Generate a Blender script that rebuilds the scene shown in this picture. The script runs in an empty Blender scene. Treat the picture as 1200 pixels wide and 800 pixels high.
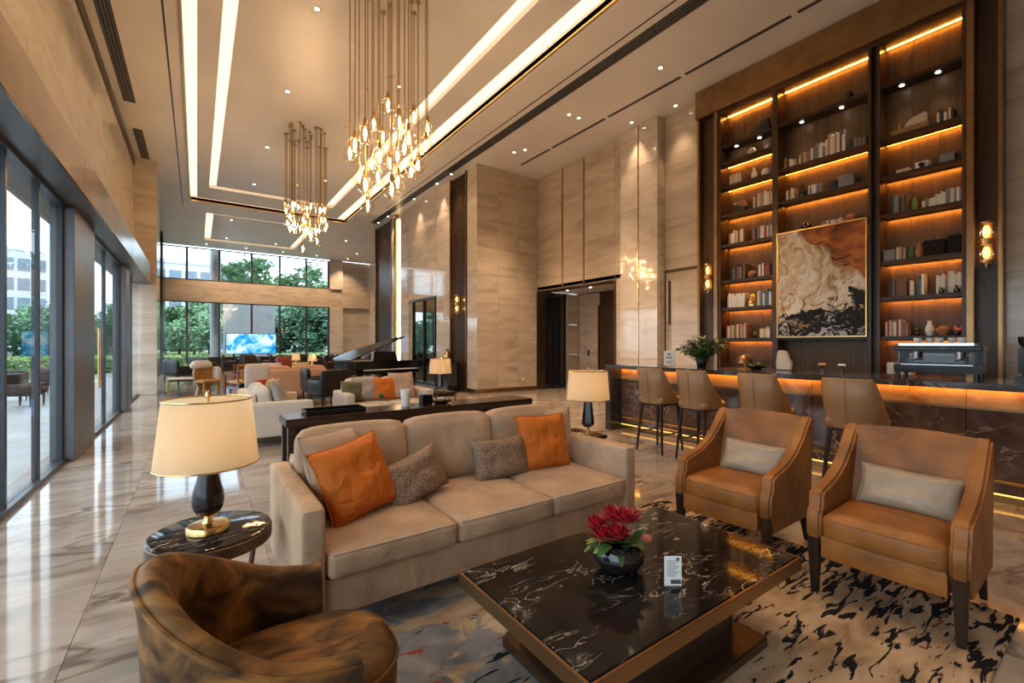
import bpy, bmesh, math, random
from mathutils import Vector, Matrix, Euler
random.seed(7)
PI = math.pi
SC = bpy.context.scene
COL = SC.collection
# ------------------------------------------------------------------ camera, sky, exposure
FPX, CAMH, HORY, VPX = 525.0, 1.45, 403.0, 231.0
YAW = math.atan((600 - VPX) / FPX)
cam = bpy.data.cameras.new('camera'); camo = bpy.data.objects.new('camera', cam); COL.objects.link(camo)
camo.location = (0, 0, CAMH); camo.rotation_euler = (PI / 2, 0, -YAW)
cam.sensor_width = 36; cam.lens = FPX / 1200 * 36; cam.shift_y = (HORY - 400) / 1200; cam.clip_start = 0.02; cam.clip_end = 500
SC.camera = camo
vs = SC.view_settings
vs.view_transform = 'Standard'; vs.look = 'None'; vs.gamma = 1; vs.use_curve_mapping = False
vs.exposure = 0.6
try:
    SC.cycles.use_denoising = True
    SC.cycles.sample_clamp_indirect = 4.0
    SC.cycles.caustics_reflective = False; SC.cycles.caustics_refractive = False
    SC.cycles.max_bounces = 7; SC.cycles.diffuse_bounces = 4; SC.cycles.glossy_bounces = 4
    SC.cycles.transparent_max_bounces = 12; SC.cycles.transmission_bounces = 4
except Exception:
    pass
W = bpy.data.worlds.new('overcast_sky'); SC.world = W; W.use_nodes = True
wn, wl = W.node_tree.nodes, W.node_tree.links
bg = wn['Background']; bg.inputs['Strength'].default_value = 3.0
tc = wn.new('ShaderNodeTexCoord'); nz = wn.new('ShaderNodeTexNoise'); nz.inputs['Scale'].default_value = 2.2; nz.inputs['Detail'].default_value = 6
cr = wn.new('ShaderNodeValToRGB')
cr.color_ramp.elements[0].position = .35; cr.color_ramp.elements[0].color = (.62, .77, .95, 1)
cr.color_ramp.elements[1].position = .65; cr.color_ramp.elements[1].color = (.95, .97, 1, 1)
wl.new(tc.outputs['Generated'], nz.inputs['Vector']); wl.new(nz.outputs['Fac'], cr.inputs['Fac']); wl.new(cr.outputs['Color'], bg.inputs['Color'])

WARM = (1.0, .66, .34); WARM2 = (1.0, .52, .16)
LED_CEIL, LED_SHELF, LED_BAR = 1.35, 60.0, 10.0
SPOT_W, BULB_W, LAMP_W = 300.0, 80.0, 8.5

SY, CY = math.sin(YAW), math.cos(YAW)
def ray(px): k = (px - 600) / FPX; return SY + k * CY, CY - k * SY
def on_floor(px, py, H=0.0):
    Z = FPX * (CAMH - H) / (py - HORY); a, b = ray(px); return Z * a, Z * b
def y_on_x(px, x): a, b = ray(px); return x / a * b
def x_on_y(px, y): a, b = ray(px); return y / b * a

# ------------------------------------------------------------------ materials
MATS = {}
def newmat(name):
    m = bpy.data.materials.new(name); m.use_nodes = True
    MATS[name] = m
    return m, m.node_tree.nodes, m.node_tree.links, m.node_tree.nodes['Principled BSDF']
def plain(name, col, rough=.5, metal=0.0, bump=0.0, bscale=60, spec=None, sheen=0.0, var=0.0, vscale=6, coat=0.0, stretch=None, wr=0.0, wsc=8, wdist=.03):
    m, n, l, p = newmat(name)
    p.inputs['Base Color'].default_value = (*col, 1); p.inputs['Roughness'].default_value = rough; p.inputs['Metallic'].default_value = metal
    if spec is not None: p.inputs['Specular IOR Level'].default_value = spec
    if sheen: p.inputs['Sheen Weight'].default_value = sheen; p.inputs['Sheen Tint'].default_value = (*[min(1, c * 1.6 + .1) for c in col], 1)
    if coat: p.inputs['Coat Weight'].default_value = coat
    if bump or var or wr:
        t = n.new('ShaderNodeTexCoord'); mp = n.new('ShaderNodeMapping'); l.new(t.outputs['Object'], mp.inputs['Vector'])
        if stretch: mp.inputs['Scale'].default_value = stretch
    if bump:
        z = n.new('ShaderNodeTexNoise'); z.inputs['Scale'].default_value = bscale; z.inputs['Detail'].default_value = 4
        b = n.new('ShaderNodeBump'); b.inputs['Strength'].default_value = bump; b.inputs['Distance'].default_value = .01
        l.new(mp.outputs[0], z.inputs['Vector']); l.new(z.outputs['Fac'], b.inputs['Height']); l.new(b.outputs[0], p.inputs['Normal'])
    if wr:
        z = n.new('ShaderNodeTexNoise'); z.inputs['Scale'].default_value = wsc; z.inputs['Detail'].default_value = 3; z.inputs['Distortion'].default_value = 1.4
        b2 = n.new('ShaderNodeBump'); b2.inputs['Strength'].default_value = wr; b2.inputs['Distance'].default_value = wdist
        l.new(mp.outputs[0], z.inputs['Vector']); l.new(z.outputs['Fac'], b2.inputs['Height'])
        if bump: l.new(b2.outputs[0], b.inputs['Normal'])
        else: l.new(b2.outputs[0], p.inputs['Normal'])
    if var:
        z = n.new('ShaderNodeTexNoise'); z.inputs['Scale'].default_value = vscale; z.inputs['Detail'].default_value = 5
        r = n.new('ShaderNodeValToRGB'); r.color_ramp.elements[0].position = .3; r.color_ramp.elements[1].position = .72
        r.color_ramp.elements[0].color = (*[c * (1 - var) for c in col], 1); r.color_ramp.elements[1].color = (*[min(1, c * (1 + var)) for c in col], 1)
        l.new(mp.outputs[0], z.inputs['Vector']); l.new(z.outputs['Fac'], r.inputs['Fac']); l.new(r.outputs[0], p.inputs['Base Color'])
    return m
def emis(name, col, s, sampling=None):
    m = bpy.data.materials.new(name); m.use_nodes = True; n = m.node_tree.nodes; n.clear()
    e = n.new('ShaderNodeEmission'); e.inputs['Color'].default_value = (*col, 1); e.inputs['Strength'].default_value = s
    o = n.new('ShaderNodeOutputMaterial'); m.node_tree.links.new(e.outputs[0], o.inputs[0])
    if sampling:
        try: m.cycles.emission_sampling = sampling
        except Exception: pass
    MATS[name] = m; return m
def ramp(n, stops):
    r = n.new('ShaderNodeValToRGB'); e = r.color_ramp.elements
    while len(e) < len(stops): e.new(.5)
    for x, (p, c) in zip(e, stops): x.position = p; x.color = (*c, 1)
    return r
def marble(name, stops, scale, stretch, rough, warp=1.2, rnd=0.0, vein=None, vscale=3.0, vw=.02, coords='world', rotz=0, bump=0, spec=.5):
    m, n, l, p = newmat(name)
    if coords == 'world': g = n.new('ShaderNodeNewGeometry'); src = g.outputs['Position']
    else: g = n.new('ShaderNodeTexCoord'); src = g.outputs['Object']
    mp = n.new('ShaderNodeMapping'); mp.inputs['Scale'].default_value = stretch; mp.inputs['Rotation'].default_value = (0, 0, rotz)
    if rnd:
        oi = n.new('ShaderNodeObjectInfo'); ml = n.new('ShaderNodeMath'); ml.operation = 'MULTIPLY'; ml.inputs[1].default_value = rnd
        va = n.new('ShaderNodeVectorMath'); va.operation = 'ADD'
        l.new(oi.outputs['Random'], ml.inputs[0]); l.new(src, va.inputs[0]); l.new(ml.outputs[0], va.inputs[1]); src = va.outputs[0]
    l.new(src, mp.inputs['Vector'])
    z = n.new('ShaderNodeTexNoise'); z.inputs['Scale'].default_value = scale; z.inputs['Detail'].default_value = 8; z.inputs['Roughness'].default_value = .62; z.inputs['Distortion'].default_value = warp
    l.new(mp.outputs[0], z.inputs['Vector'])
    r = ramp(n, stops); l.new(z.outputs['Fac'], r.inputs['Fac']); out = r.outputs[0]
    if vein:
        z2 = n.new('ShaderNodeTexNoise'); z2.inputs['Scale'].default_value = vscale; z2.inputs['Detail'].default_value = 6; z2.inputs['Distortion'].default_value = 1.6; z2.inputs['Roughness'].default_value = .55
        l.new(mp.outputs[0], z2.inputs['Vector'])
        s = n.new('ShaderNodeMath'); s.operation = 'SUBTRACT'; s.inputs[1].default_value = .5; l.new(z2.outputs['Fac'], s.inputs[0])
        a = n.new('ShaderNodeMath'); a.operation = 'ABSOLUTE'; l.new(s.outputs[0], a.inputs[0])
        rr = ramp(n, [(0, (1, 1, 1)), (vw, (0, 0, 0))]); l.new(a.outputs[0], rr.inputs['Fac'])
        z3 = n.new('ShaderNodeTexNoise'); z3.inputs['Scale'].default_value = vscale * .7; l.new(mp.outputs[0], z3.inputs['Vector'])
        r3 = ramp(n, [(.47, (0, 0, 0)), (.62, (1, 1, 1))]); l.new(z3.outputs['Fac'], r3.inputs['Fac'])
        mm = n.new('ShaderNodeMath'); mm.operation = 'MULTIPLY'; l.new(rr.outputs[0], mm.inputs[0]); l.new(r3.outputs[0], mm.inputs[1])
        mx = n.new('ShaderNodeMix'); mx.data_type = 'RGBA'; mx.inputs['B'].default_value = (*vein, 1)
        l.new(mm.outputs[0], mx.inputs['Factor']); l.new(out, mx.inputs['A']); out = mx.outputs['Result']
    l.new(out, p.inputs['Base Color']); p.inputs['Roughness'].default_value = rough; p.inputs['Specular IOR Level'].default_value = spec
    return m
def wood(name, c1, c2, rough=.35, axis='Z', scale=1.0):
    m, n, l, p = newmat(name)
    g = n.new('ShaderNodeNewGeometry'); mp = n.new('ShaderNodeMapping')
    s = {'X': (1.2, 22, 22), 'Y': (22, 1.2, 22), 'Z': (22, 22, 1.2)}[axis]; mp.inputs['Scale'].default_value = [q * scale for q in s]
    z = n.new('ShaderNodeTexNoise'); z.inputs['Scale'].default_value = 1; z.inputs['Detail'].default_value = 5; z.inputs['Distortion'].default_value = .4
    l.new(g.outputs['Position'], mp.inputs['Vector']); l.new(mp.outputs[0], z.inputs['Vector'])
    r = ramp(n, [(.3, c1), (.7, c2)]); l.new(z.outputs['Fac'], r.inputs['Fac']); l.new(r.outputs[0], p.inputs['Base Color']); p.inputs['Roughness'].default_value = rough; p.inputs['Specular IOR Level'].default_value = .28
    return m
def glass(name, tint=(1, 1, 1), rough=.0, refl=1.0):
    m = bpy.data.materials.new(name); m.use_nodes = True; n = m.node_tree.nodes; l = m.node_tree.links; n.clear()
    t = n.new('ShaderNodeBsdfTransparent'); t.inputs['Color'].default_value = (*tint, 1)
    g = n.new('ShaderNodeBsdfGlossy'); g.inputs['Roughness'].default_value = rough
    f = n.new('ShaderNodeLayerWeight'); f.inputs['Blend'].default_value = .5
    pw = n.new('ShaderNodeMath'); pw.operation = 'POWER'; pw.inputs[1].default_value = 5; l.new(f.outputs['Facing'], pw.inputs[0])
    ml = n.new('ShaderNodeMath'); ml.operation = 'MULTIPLY_ADD'; ml.inputs[1].default_value = .9 * refl; ml.inputs[2].default_value = .04 * refl; ml.use_clamp = True; l.new(pw.outputs[0], ml.inputs[0])
    x = n.new('ShaderNodeMixShader'); o = n.new('ShaderNodeOutputMaterial')
    l.new(ml.outputs[0], x.inputs[0]); l.new(t.outputs[0], x.inputs[1]); l.new(g.outputs[0], x.inputs[2]); l.new(x.outputs[0], o.inputs[0])
    MATS[name] = m; return m

marble('floor_marble', [(.25, (.15, .115, .09)), (.40, (.27, .215, .17)), (.55, (.37, .30, .245)), (.75, (.47, .40, .34))], 1.1, (.55, 1.5, 1), .07, warp=1.6, rnd=37, vein=(.14, .10, .07), vscale=1.3, vw=.05, rotz=.35)
marble('wall_marble', [(.25, (.36, .275, .195)), (.45, (.49, .39, .285)), (.6, (.56, .455, .345)), (.8, (.63, .53, .415))], 1.0, (.6, .6, 3.2), .16, warp=.9, rnd=23)
marble('pale_marble', [(.25, (.43, .345, .26)), (.45, (.57, .475, .375)), (.6, (.65, .565, .465)), (.8, (.73, .655, .56))], 1.0, (.7, .7, 2.6), .06, warp=.9, rnd=23, spec=.7)
marble('gallery_marble', [(.25, (.50, .43, .35)), (.45, (.65, .58, .49)), (.6, (.72, .66, .58)), (.8, (.79, .74, .67))], 1.0, (.7, .7, 2.6), .09, warp=.9, rnd=23, spec=.8)
marble('black_marble', [(.3, (.006, .005, .005)), (.55, (.014, .011, .010)), (.8, (.035, .026, .022))], 2.6, (.8, 2.4, 1), .07, warp=1.2, vein=(.62, .52, .42), vscale=3.4, vw=.011, rotz=.25, spec=.3)
marble('bar_marble', [(.3, (.02, .017, .016)), (.55, (.045, .038, .034)), (.8, (.09, .075, .065))], 2.2, (1, 1, 1), .12, warp=1.5, vein=(.5, .45, .4), vscale=1.6, vw=.016)
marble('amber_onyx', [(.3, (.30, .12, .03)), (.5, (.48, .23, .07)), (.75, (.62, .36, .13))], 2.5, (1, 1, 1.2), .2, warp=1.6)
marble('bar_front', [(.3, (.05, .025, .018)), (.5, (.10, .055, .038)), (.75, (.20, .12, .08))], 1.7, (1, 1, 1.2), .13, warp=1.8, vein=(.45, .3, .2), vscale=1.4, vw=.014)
plain('ceiling_plaster', (.80, .76, .71), .38, var=.06, vscale=.6)
plain('ceiling_centre', (.76, .73, .69), .33, var=.07, vscale=.5)
plain('concrete_grey', (.42, .43, .44), .6, var=.1, vscale=2)
plain('fascia_bronze', (.33, .19, .08), .2, metal=1.0, var=.35, vscale=1.4)
plain('bronze', (.30, .17, .075), .3, metal=.9, var=.2, vscale=3)
plain('dark_bronze', (.10, .055, .03), .35, metal=.7, var=.2, vscale=3)
plain('brass', (.72, .46, .17), .22, metal=1.0)
plain('dull_brass', (.55, .35, .14), .3, metal=1.0)
plain('gunmetal', (.065, .068, .075), .4, metal=.6)
plain('pier_metal', (.15, .15, .155), .38, metal=.6, var=.15, vscale=2)
plain('black_metal', (.012, .012, .013), .3, metal=.4)
plain('black_gloss', (.005, .005, .006), .14, spec=.25)
plain('black_leather', (.012, .012, .013), .35, spec=.3, bump=.1, bscale=80)
wood('case_wood', (.028, .015, .008), (.052, .028, .015), .38)
wood('case_back', (.075, .042, .022), (.13, .074, .038), .42)
wood('case_wood_y', (.028, .015, .008), (.052, .028, .015), .38, 'Y')
wood('bronze_wood', (.045, .022, .011), (.09, .047, .022), .3)
wood('dark_wood', (.022, .012, .008), (.05, .027, .016), .22, 'X')
wood('leg_wood', (.02, .010, .007), (.045, .022, .013), .35)
wood('mahogany', (.14, .04, .02), (.24, .08, .04), .3)
wood('amber_wood', (.26, .12, .03), (.4, .2, .06), .3)
wood('bark', (.06, .045, .03), (.12, .09, .06), .9, 'Z', .3)
plain('velvet', (.43, .285, .18), .8, sheen=.25, bump=.15, bscale=120, var=.24, vscale=4, wr=.45, wsc=5, wdist=.04, spec=.2)
plain('velvet_piping', (.45, .33, .24), .7, sheen=.3)
plain('orange_silk', (.50, .125, .014), .62, sheen=.1, bump=.15, bscale=200, var=.14, vscale=6, wr=.7, wsc=6, wdist=.05, spec=.2)
plain('beige_linen', (.45, .33, .235), .85, bump=.2, bscale=160, var=.15, wr=.6, wsc=6, wdist=.05, spec=.2)
plain('silver_silk', (.34, .255, .175), .42, sheen=.15, bump=.12, bscale=150, var=.25, vscale=3, wr=.3, wsc=5, wdist=.04, spec=.35)
plain('leather', (.27, .098, .021), .42, spec=.3, bump=.12, bscale=140, var=.38, vscale=4.5, wr=.3, wsc=7, wdist=.03)
plain('stool_leather', (.27, .14, .055), .42, bump=.12, bscale=120, var=.12, vscale=6)
plain('cream_fabric', (.50, .42, .33), .8, sheen=.2, var=.05)
plain('white_fabric', (.55, .48, .40), .8, sheen=.2)
plain('peach_fabric', (.50, .27, .15), .8, sheen=.3, var=.1)
plain('grey_fabric', (.32, .28, .25), .85, bump=.2, bscale=120, var=.15)
plain('mustard_fabric', (.55, .38, .12), .8, var=.1)
plain('red_leather', (.30, .045, .03), .4, var=.1)
plain('olive_fabric', (.10, .085, .035), .8)
plain('ceramic_white', (.75, .71, .65), .35)
plain('stone_cream', (.62, .5, .36), .7, bump=.3, bscale=25, var=.15)
plain('terracotta', (.35, .14, .06), .6)
plain('black_ceramic', (.012, .009, .009), .12, coat=.3)
plain('lamp_body', (.014, .009, .008), .16, spec=.4)
plain('card_white', (.8, .78, .74), .5)
plain('print_grey', (.25, .24, .24), .7)
plain('print_dark', (.08, .07, .07), .7)
plain('page_cream', (.7, .62, .48), .8)
plain('paving', (.33, .33, .33), .5, var=.15, vscale=1.5)
plain('office_wall', (.55, .58, .62), .6, var=.05)
plain('office_glass', (.12, .17, .23), .12, spec=.8)
plain('flower_red', (.32, .004, .012), .5, sheen=.3, var=.25, vscale=40)
plain('flower_pink', (.75, .28, .2), .5)
plain('flower_yellow', (.75, .5, .06), .5)
plain('leaf_green', (.045, .11, .025), .45, var=.4, vscale=20)
plain('leaf_lime', (.2, .26, .05), .5, var=.3, vscale=20)
plain('leaf_tree', (.17, .30, .15), .55, var=.5, vscale=1.2)
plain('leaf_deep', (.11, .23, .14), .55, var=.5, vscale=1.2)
plain('leaf_hedge', (.26, .38, .12), .6, var=.4, vscale=2)
plain('steel', (.55, .55, .56), .2, metal=1.0)
plain('mirror_dark', (.30, .33, .30), .03, metal=1.0)
plain('smoked_glass', (.012, .013, .015), .04, spec=.9)
glass('clear_glass', (.97, .985, 1.0), 0, .5)
glass('window_glass', (.87, .925, .94), 0, .55)
glass('bulb_glass', (1.0, .93, .82), 0, 1.6)
emis('led_ceiling', (1.0, .72, .44), LED_CEIL)
emis('led_shelf', (1.0, .37, .04), LED_SHELF)
emis('led_bar', (1.0, .42, .05), LED_BAR)
emis('led_toe', (1.0, .5, .1), 1.6)
emis('sconce_tube', (1.0, .58, .22), 1.7)
emis('led_wall', (1.0, .72, .36), 6.0)
emis('downlight', (1.0, .85, .62), 14.0, 'NONE')
emis('filament', (1.0, .66, .36), 180.0)
emis('lamp_bulb', (1.0, .74, .40), 6.0, 'NONE')
emis('sconce_glow', (1.0, .62, .26), 5.0)
for nm, c in dict(book_cream=(.66, .55, .40), book_white=(.72, .68, .6), book_black=(.02, .02, .022), book_grey=(.2, .19, .18), book_brown=(.16, .08, .04), book_red=(.32, .06, .04), book_teal=(.05, .13, .13), book_green=(.08, .16, .07), book_tan=(.42, .27, .14), book_blue=(.09, .12, .18)).items():
    plain(nm, c, .6)

def shade_mat():
    m = bpy.data.materials.new('lamp_shade'); m.use_nodes = True; n = m.node_tree.nodes; l = m.node_tree.links; n.clear()
    d = n.new('ShaderNodeBsdfDiffuse'); d.inputs['Color'].default_value = (.78, .64, .45, 1)
    t = n.new('ShaderNodeBsdfTranslucent'); t.inputs['Color'].default_value = (.85, .66, .42, 1)
    x = n.new('ShaderNodeMixShader'); x.inputs[0].default_value = .55; o = n.new('ShaderNodeOutputMaterial')
    l.new(d.outputs[0], x.inputs[1]); l.new(t.outputs[0], x.inputs[2]); l.new(x.outputs[0], o.inputs[0]); MATS['lamp_shade'] = m
shade_mat()
def speckle_mat():
    m, n, l, p = newmat('speckled'); t = n.new('ShaderNodeTexCoord')
    z = n.new('ShaderNodeTexNoise'); z.inputs['Scale'].default_value = 170; z.inputs['Detail'].default_value = 2
    r = ramp(n, [(.36, (.05, .035, .03)), (.5, (.2, .13, .09)), (.62, (.42, .27, .15))]); l.new(t.outputs['Object'], z.inputs['Vector']); l.new(z.outputs['Fac'], r.inputs['Fac'])
    l.new(r.outputs[0], p.inputs['Base Color']); p.inputs['Roughness'].default_value = .6
    b = n.new('ShaderNodeBump'); b.inputs['Strength'].default_value = .4; b.inputs['Distance'].default_value = .01; l.new(z.outputs['Fac'], b.inputs['Height']); l.new(b.outputs[0], p.inputs['Normal'])
speckle_mat()
def suede_mat():
    m, n, l, p = newmat('suede'); t = n.new('ShaderNodeTexCoord')
    z = n.new('ShaderNodeTexNoise'); z.inputs['Scale'].default_value = 7; z.inputs['Detail'].default_value = 7; z.inputs['Distortion'].default_value = .9
    mp = n.new('ShaderNodeMapping'); mp.inputs['Scale'].default_value = (.7, 1.5, 1.2); mp.inputs['Rotation'].default_value = (0, 0, .7)
    r = ramp(n, [(.36, (.035, .016, .006)), (.48, (.10, .046, .014)), (.58, (.20, .09, .025)), (.7, (.30, .14, .04))])
    l.new(t.outputs['Object'], mp.inputs['Vector']); l.new(mp.outputs[0], z.inputs['Vector']); l.new(z.outputs['Fac'], r.inputs['Fac']); l.new(r.outputs[0], p.inputs['Base Color'])
    p.inputs['Specular IOR Level'].default_value = .2; p.inputs['Roughness'].default_value = .6; p.inputs['Sheen Weight'].default_value = .05; p.inputs['Sheen Tint'].default_value = (.7, .45, .25, 1)
suede_mat()
def rug_mat():
    m, n, l, p = newmat('rug'); g = n.new('ShaderNodeNewGeometry')
    def noise(sc, st, det=6, dist=.8, rot=0, off=(0, 0, 0)):
        mp = n.new('ShaderNodeMapping'); mp.inputs['Scale'].default_value = st; mp.inputs['Rotation'].default_value = (0, 0, rot); mp.inputs['Location'].default_value = off
        z = n.new('ShaderNodeTexNoise'); z.inputs['Scale'].default_value = sc; z.inputs['Detail'].default_value = det; z.inputs['Distortion'].default_value = dist
        l.new(g.outputs['Position'], mp.inputs['Vector']); l.new(mp.outputs[0], z.inputs['Vector']); return z.outputs['Fac']
    def mix(f, a, b):
        x = n.new('ShaderNodeMix'); x.data_type = 'RGBA'; l.new(f, x.inputs['Factor'])
        for k, v in (('A', a), ('B', b)):
            if isinstance(v, tuple): x.inputs[k].default_value = (*v, 1)
            else: l.new(v, x.inputs[k])
        return x.outputs['Result']
    tan = ramp(n, [(.3, (.25, .165, .095)), (.5, (.44, .31, .19)), (.7, (.56, .42, .28))]); l.new(noise(3.5, (1, 2.2, 1), 8), tan.inputs['Fac'])
    blue = ramp(n, [(.3, (.11, .105, .105)), (.5, (.21, .20, .195)), (.7, (.33, .29, .26))]); l.new(noise(5, (1, 1, 1), 8), blue.inputs['Fac'])
    def th(f, a, b): r = ramp(n, [(a, (0, 0, 0)), (b, (1, 1, 1))]); l.new(f, r.inputs['Fac']); return r.outputs[0]
    sx = n.new('ShaderNodeSeparateXYZ'); l.new(g.outputs['Position'], sx.inputs[0])
    # big patches: blue-grey ground gives way to tan from x about 1
    mr = n.new('ShaderNodeMapRange'); mr.inputs['From Min'].default_value = .2; mr.inputs['From Max'].default_value = 2.6; mr.inputs['To Min'].default_value = -.22; mr.inputs['To Max'].default_value = .30
    l.new(sx.outputs['X'], mr.inputs['Value'])
    ad = n.new('ShaderNodeMath'); ad.operation = 'ADD'; l.new(mr.outputs[0], ad.inputs[0]); l.new(noise(2.2, (1, 1.5, 1), 7, 1.2, .3, (3, 1, 0)), ad.inputs[1])
    base = mix(th(ad.outputs[0], .50, .54), blue.outputs[0], tan.outputs[0])
    # black streaks, growing to the right side
    mr2 = n.new('ShaderNodeMapRange'); mr2.inputs['From Min'].default_value = 1.0; mr2.inputs['From Max'].default_value = 3.4; mr2.inputs['To Min'].default_value = -.12; mr2.inputs['To Max'].default_value = .05
    l.new(sx.outputs['X'], mr2.inputs['Value'])
    ad2 = n.new('ShaderNodeMath'); ad2.operation = 'ADD'; l.new(mr2.outputs[0], ad2.inputs[0]); l.new(noise(7.0, (.7, 3.2, 1), 6, 1.0, -.75, (7, 2, 0)), ad2.inputs[1])
    c = mix(th(ad2.outputs[0], .555, .575), base, (.014, .014, .017))
    c = mix(th(noise(9, (1, 2, 1), 3, .5, -.8, (1, 9, 0)), .70, .72), c, (.28, .06, .035))
    c = mix(th(noise(8, (1, 2, 1), 3, .5, -.8, (5, 4, 0)), .715, .73), c, (.5, .28, .06))
    l.new(c, p.inputs['Base Color']); p.inputs['Roughness'].default_value = .95; p.inputs['Specular IOR Level'].default_value = .1
    b = n.new('ShaderNodeBump'); b.inputs['Strength'].default_value = .5; b.inputs['Distance'].default_value = .01; l.new(noise(180, (1, 1, 1), 2), b.inputs['Height']); l.new(b.outputs[0], p.inputs['Normal'])
rug_mat()
def painting_mat():
    # object space: the canvas spans u = -y (left to right, -0.65..0.65) and z (-0.92..0.92)
    m, n, l, p = newmat('painting'); t = n.new('ShaderNodeTexCoord'); sp = n.new('ShaderNodeSeparateXYZ')
    wz = n.new('ShaderNodeTexNoise'); wz.inputs['Scale'].default_value = 2.0; wz.inputs['Detail'].default_value = 6
    sb = n.new('ShaderNodeVectorMath'); sb.operation = 'SUBTRACT'; sb.inputs[1].default_value = (.5, .5, .5)
    sc = n.new('ShaderNodeVectorMath'); sc.operation = 'SCALE'; sc.inputs['Scale'].default_value = 1.0
    ad = n.new('ShaderNodeVectorMath'); ad.operation = 'ADD'
    l.new(t.outputs['Object'], wz.inputs['Vector']); l.new(wz.outputs['Color'], sb.inputs[0]); l.new(sb.outputs[0], sc.inputs[0]); l.new(t.outputs['Object'], ad.inputs[0]); l.new(sc.outputs[0], ad.inputs[1]); l.new(ad.outputs[0], sp.inputs[0])
    def math_(op, a, b):
        q = n.new('ShaderNodeMath'); q.operation = op
        for i, v in enumerate((a, b)):
            if isinstance(v, (int, float)): q.inputs[i].default_value = v
            else: l.new(v, q.inputs[i])
        return q.outputs[0]
    def mix(f, a, b):
        x = n.new('ShaderNodeMix'); x.data_type = 'RGBA'; l.new(f, x.inputs['Factor'])
        for k, v in (('A', a), ('B', b)):
            if isinstance(v, tuple): x.inputs[k].default_value = (*v, 1)
            else: l.new(v, x.inputs[k])
        return x.outputs['Result']
    def th(f, a, b): r = ramp(n, [(a, (0, 0, 0)), (b, (1, 1, 1))]); l.new(f, r.inputs['Fac']); return r.outputs[0]
    u = math_('MULTIPLY', sp.outputs['Y'], -1.0); z = sp.outputs['Z']
    def noise(scale, st, rot=0):
        mp = n.new('ShaderNodeMapping'); mp.inputs['Scale'].default_value = st; mp.inputs['Rotation'].default_value = (rot, 0, 0)
        q = n.new('ShaderNodeTexNoise'); q.inputs['Scale'].default_value = scale; q.inputs['Detail'].default_value = 7; q.inputs['Distortion'].default_value = .7
        l.new(ad.outputs[0], mp.inputs['Vector']); l.new(mp.outputs[0], q.inputs['Vector']); return q.outputs['Fac']
    cream = ramp(n, [(.30, (.22, .11, .05)), (.40, (.50, .33, .18)), (.5, (.66, .52, .36)), (.62, (.82, .75, .63)), (.72, (.55, .40, .24))]); l.new(noise(4.0, (1, 1.6, .6), .45), cream.inputs['Fac'])
    rust = ramp(n, [(.3, (.10, .035, .015)), (.5, (.36, .11, .03)), (.7, (.55, .2, .05))]); l.new(noise(3, (1, .6, 1), .5), rust.inputs['Fac'])
    # rust field: upper right
    f1 = math_('ADD', math_('MULTIPLY', u, .55), math_('MULTIPLY', z, .5))
    c = mix(th(math_('ADD', f1, .5), .74, .79), cream.outputs[0], rust.outputs[0])
    # a darker brown stroke under the rust
    c = mix(math_('MULTIPLY', th(noise(4, (1, 1, 1.5), .4), .52, .6), math_('MULTIPLY', th(math_('ADD', f1, .5), .70, .76), math_('SUBTRACT', 1, th(math_('ADD', f1, .5), .80, .90)))), c, (.05, .025, .02))
    # black brush marks: lower third
    low = math_('ADD', math_('MULTIPLY', math_('MULTIPLY', z, -1.0), .55), math_('MULTIPLY', noise(3.4, (1, .8, 2.6), .6), 1.0))
    lowr = math_('ADD', low, math_('MULTIPLY', u, .16))
    c = mix(th(lowr, .77, .82), c, (.012, .012, .014))
    pale = math_('ADD', math_('MULTIPLY', math_('MULTIPLY', z, -1.0), .45), noise(6, (1, 1.4, 2.6), -.5))
    c = mix(math_('MULTIPLY', th(pale, .96, 1.0), .8), c, (.62, .58, .54))
    l.new(c, p.inputs['Base Color']); p.inputs['Roughness'].default_value = .5; p.inputs['Specular IOR Level'].default_value = .15
painting_mat()
def screen_mat():
    m = bpy.data.materials.new('screen'); m.use_nodes = True; n = m.node_tree.nodes; l = m.node_tree.links; n.clear()
    t = n.new('ShaderNodeTexCoord'); z = n.new('ShaderNodeTexNoise'); z.inputs['Scale'].default_value = 1.6; z.inputs['Detail'].default_value = 5; z.inputs['Distortion'].default_value = 1.0
    r = ramp(n, [(.3, (.01, .12, .45)), (.45, (.03, .35, .8)), (.55, (.35, .65, .95)), (.68, (.85, .85, .95)), (.8, (.4, .2, .6))])
    e = n.new('ShaderNodeEmission'); e.inputs['Strength'].default_value = 1.0; o = n.new('ShaderNodeOutputMaterial')
    l.new(t.outputs['Object'], z.inputs['Vector']); l.new(z.outputs['Fac'], r.inputs['Fac']); l.new(r.outputs[0], e.inputs['Color']); l.new(e.outputs[0], o.inputs[0]); MATS['screen'] = m
screen_mat()
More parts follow.
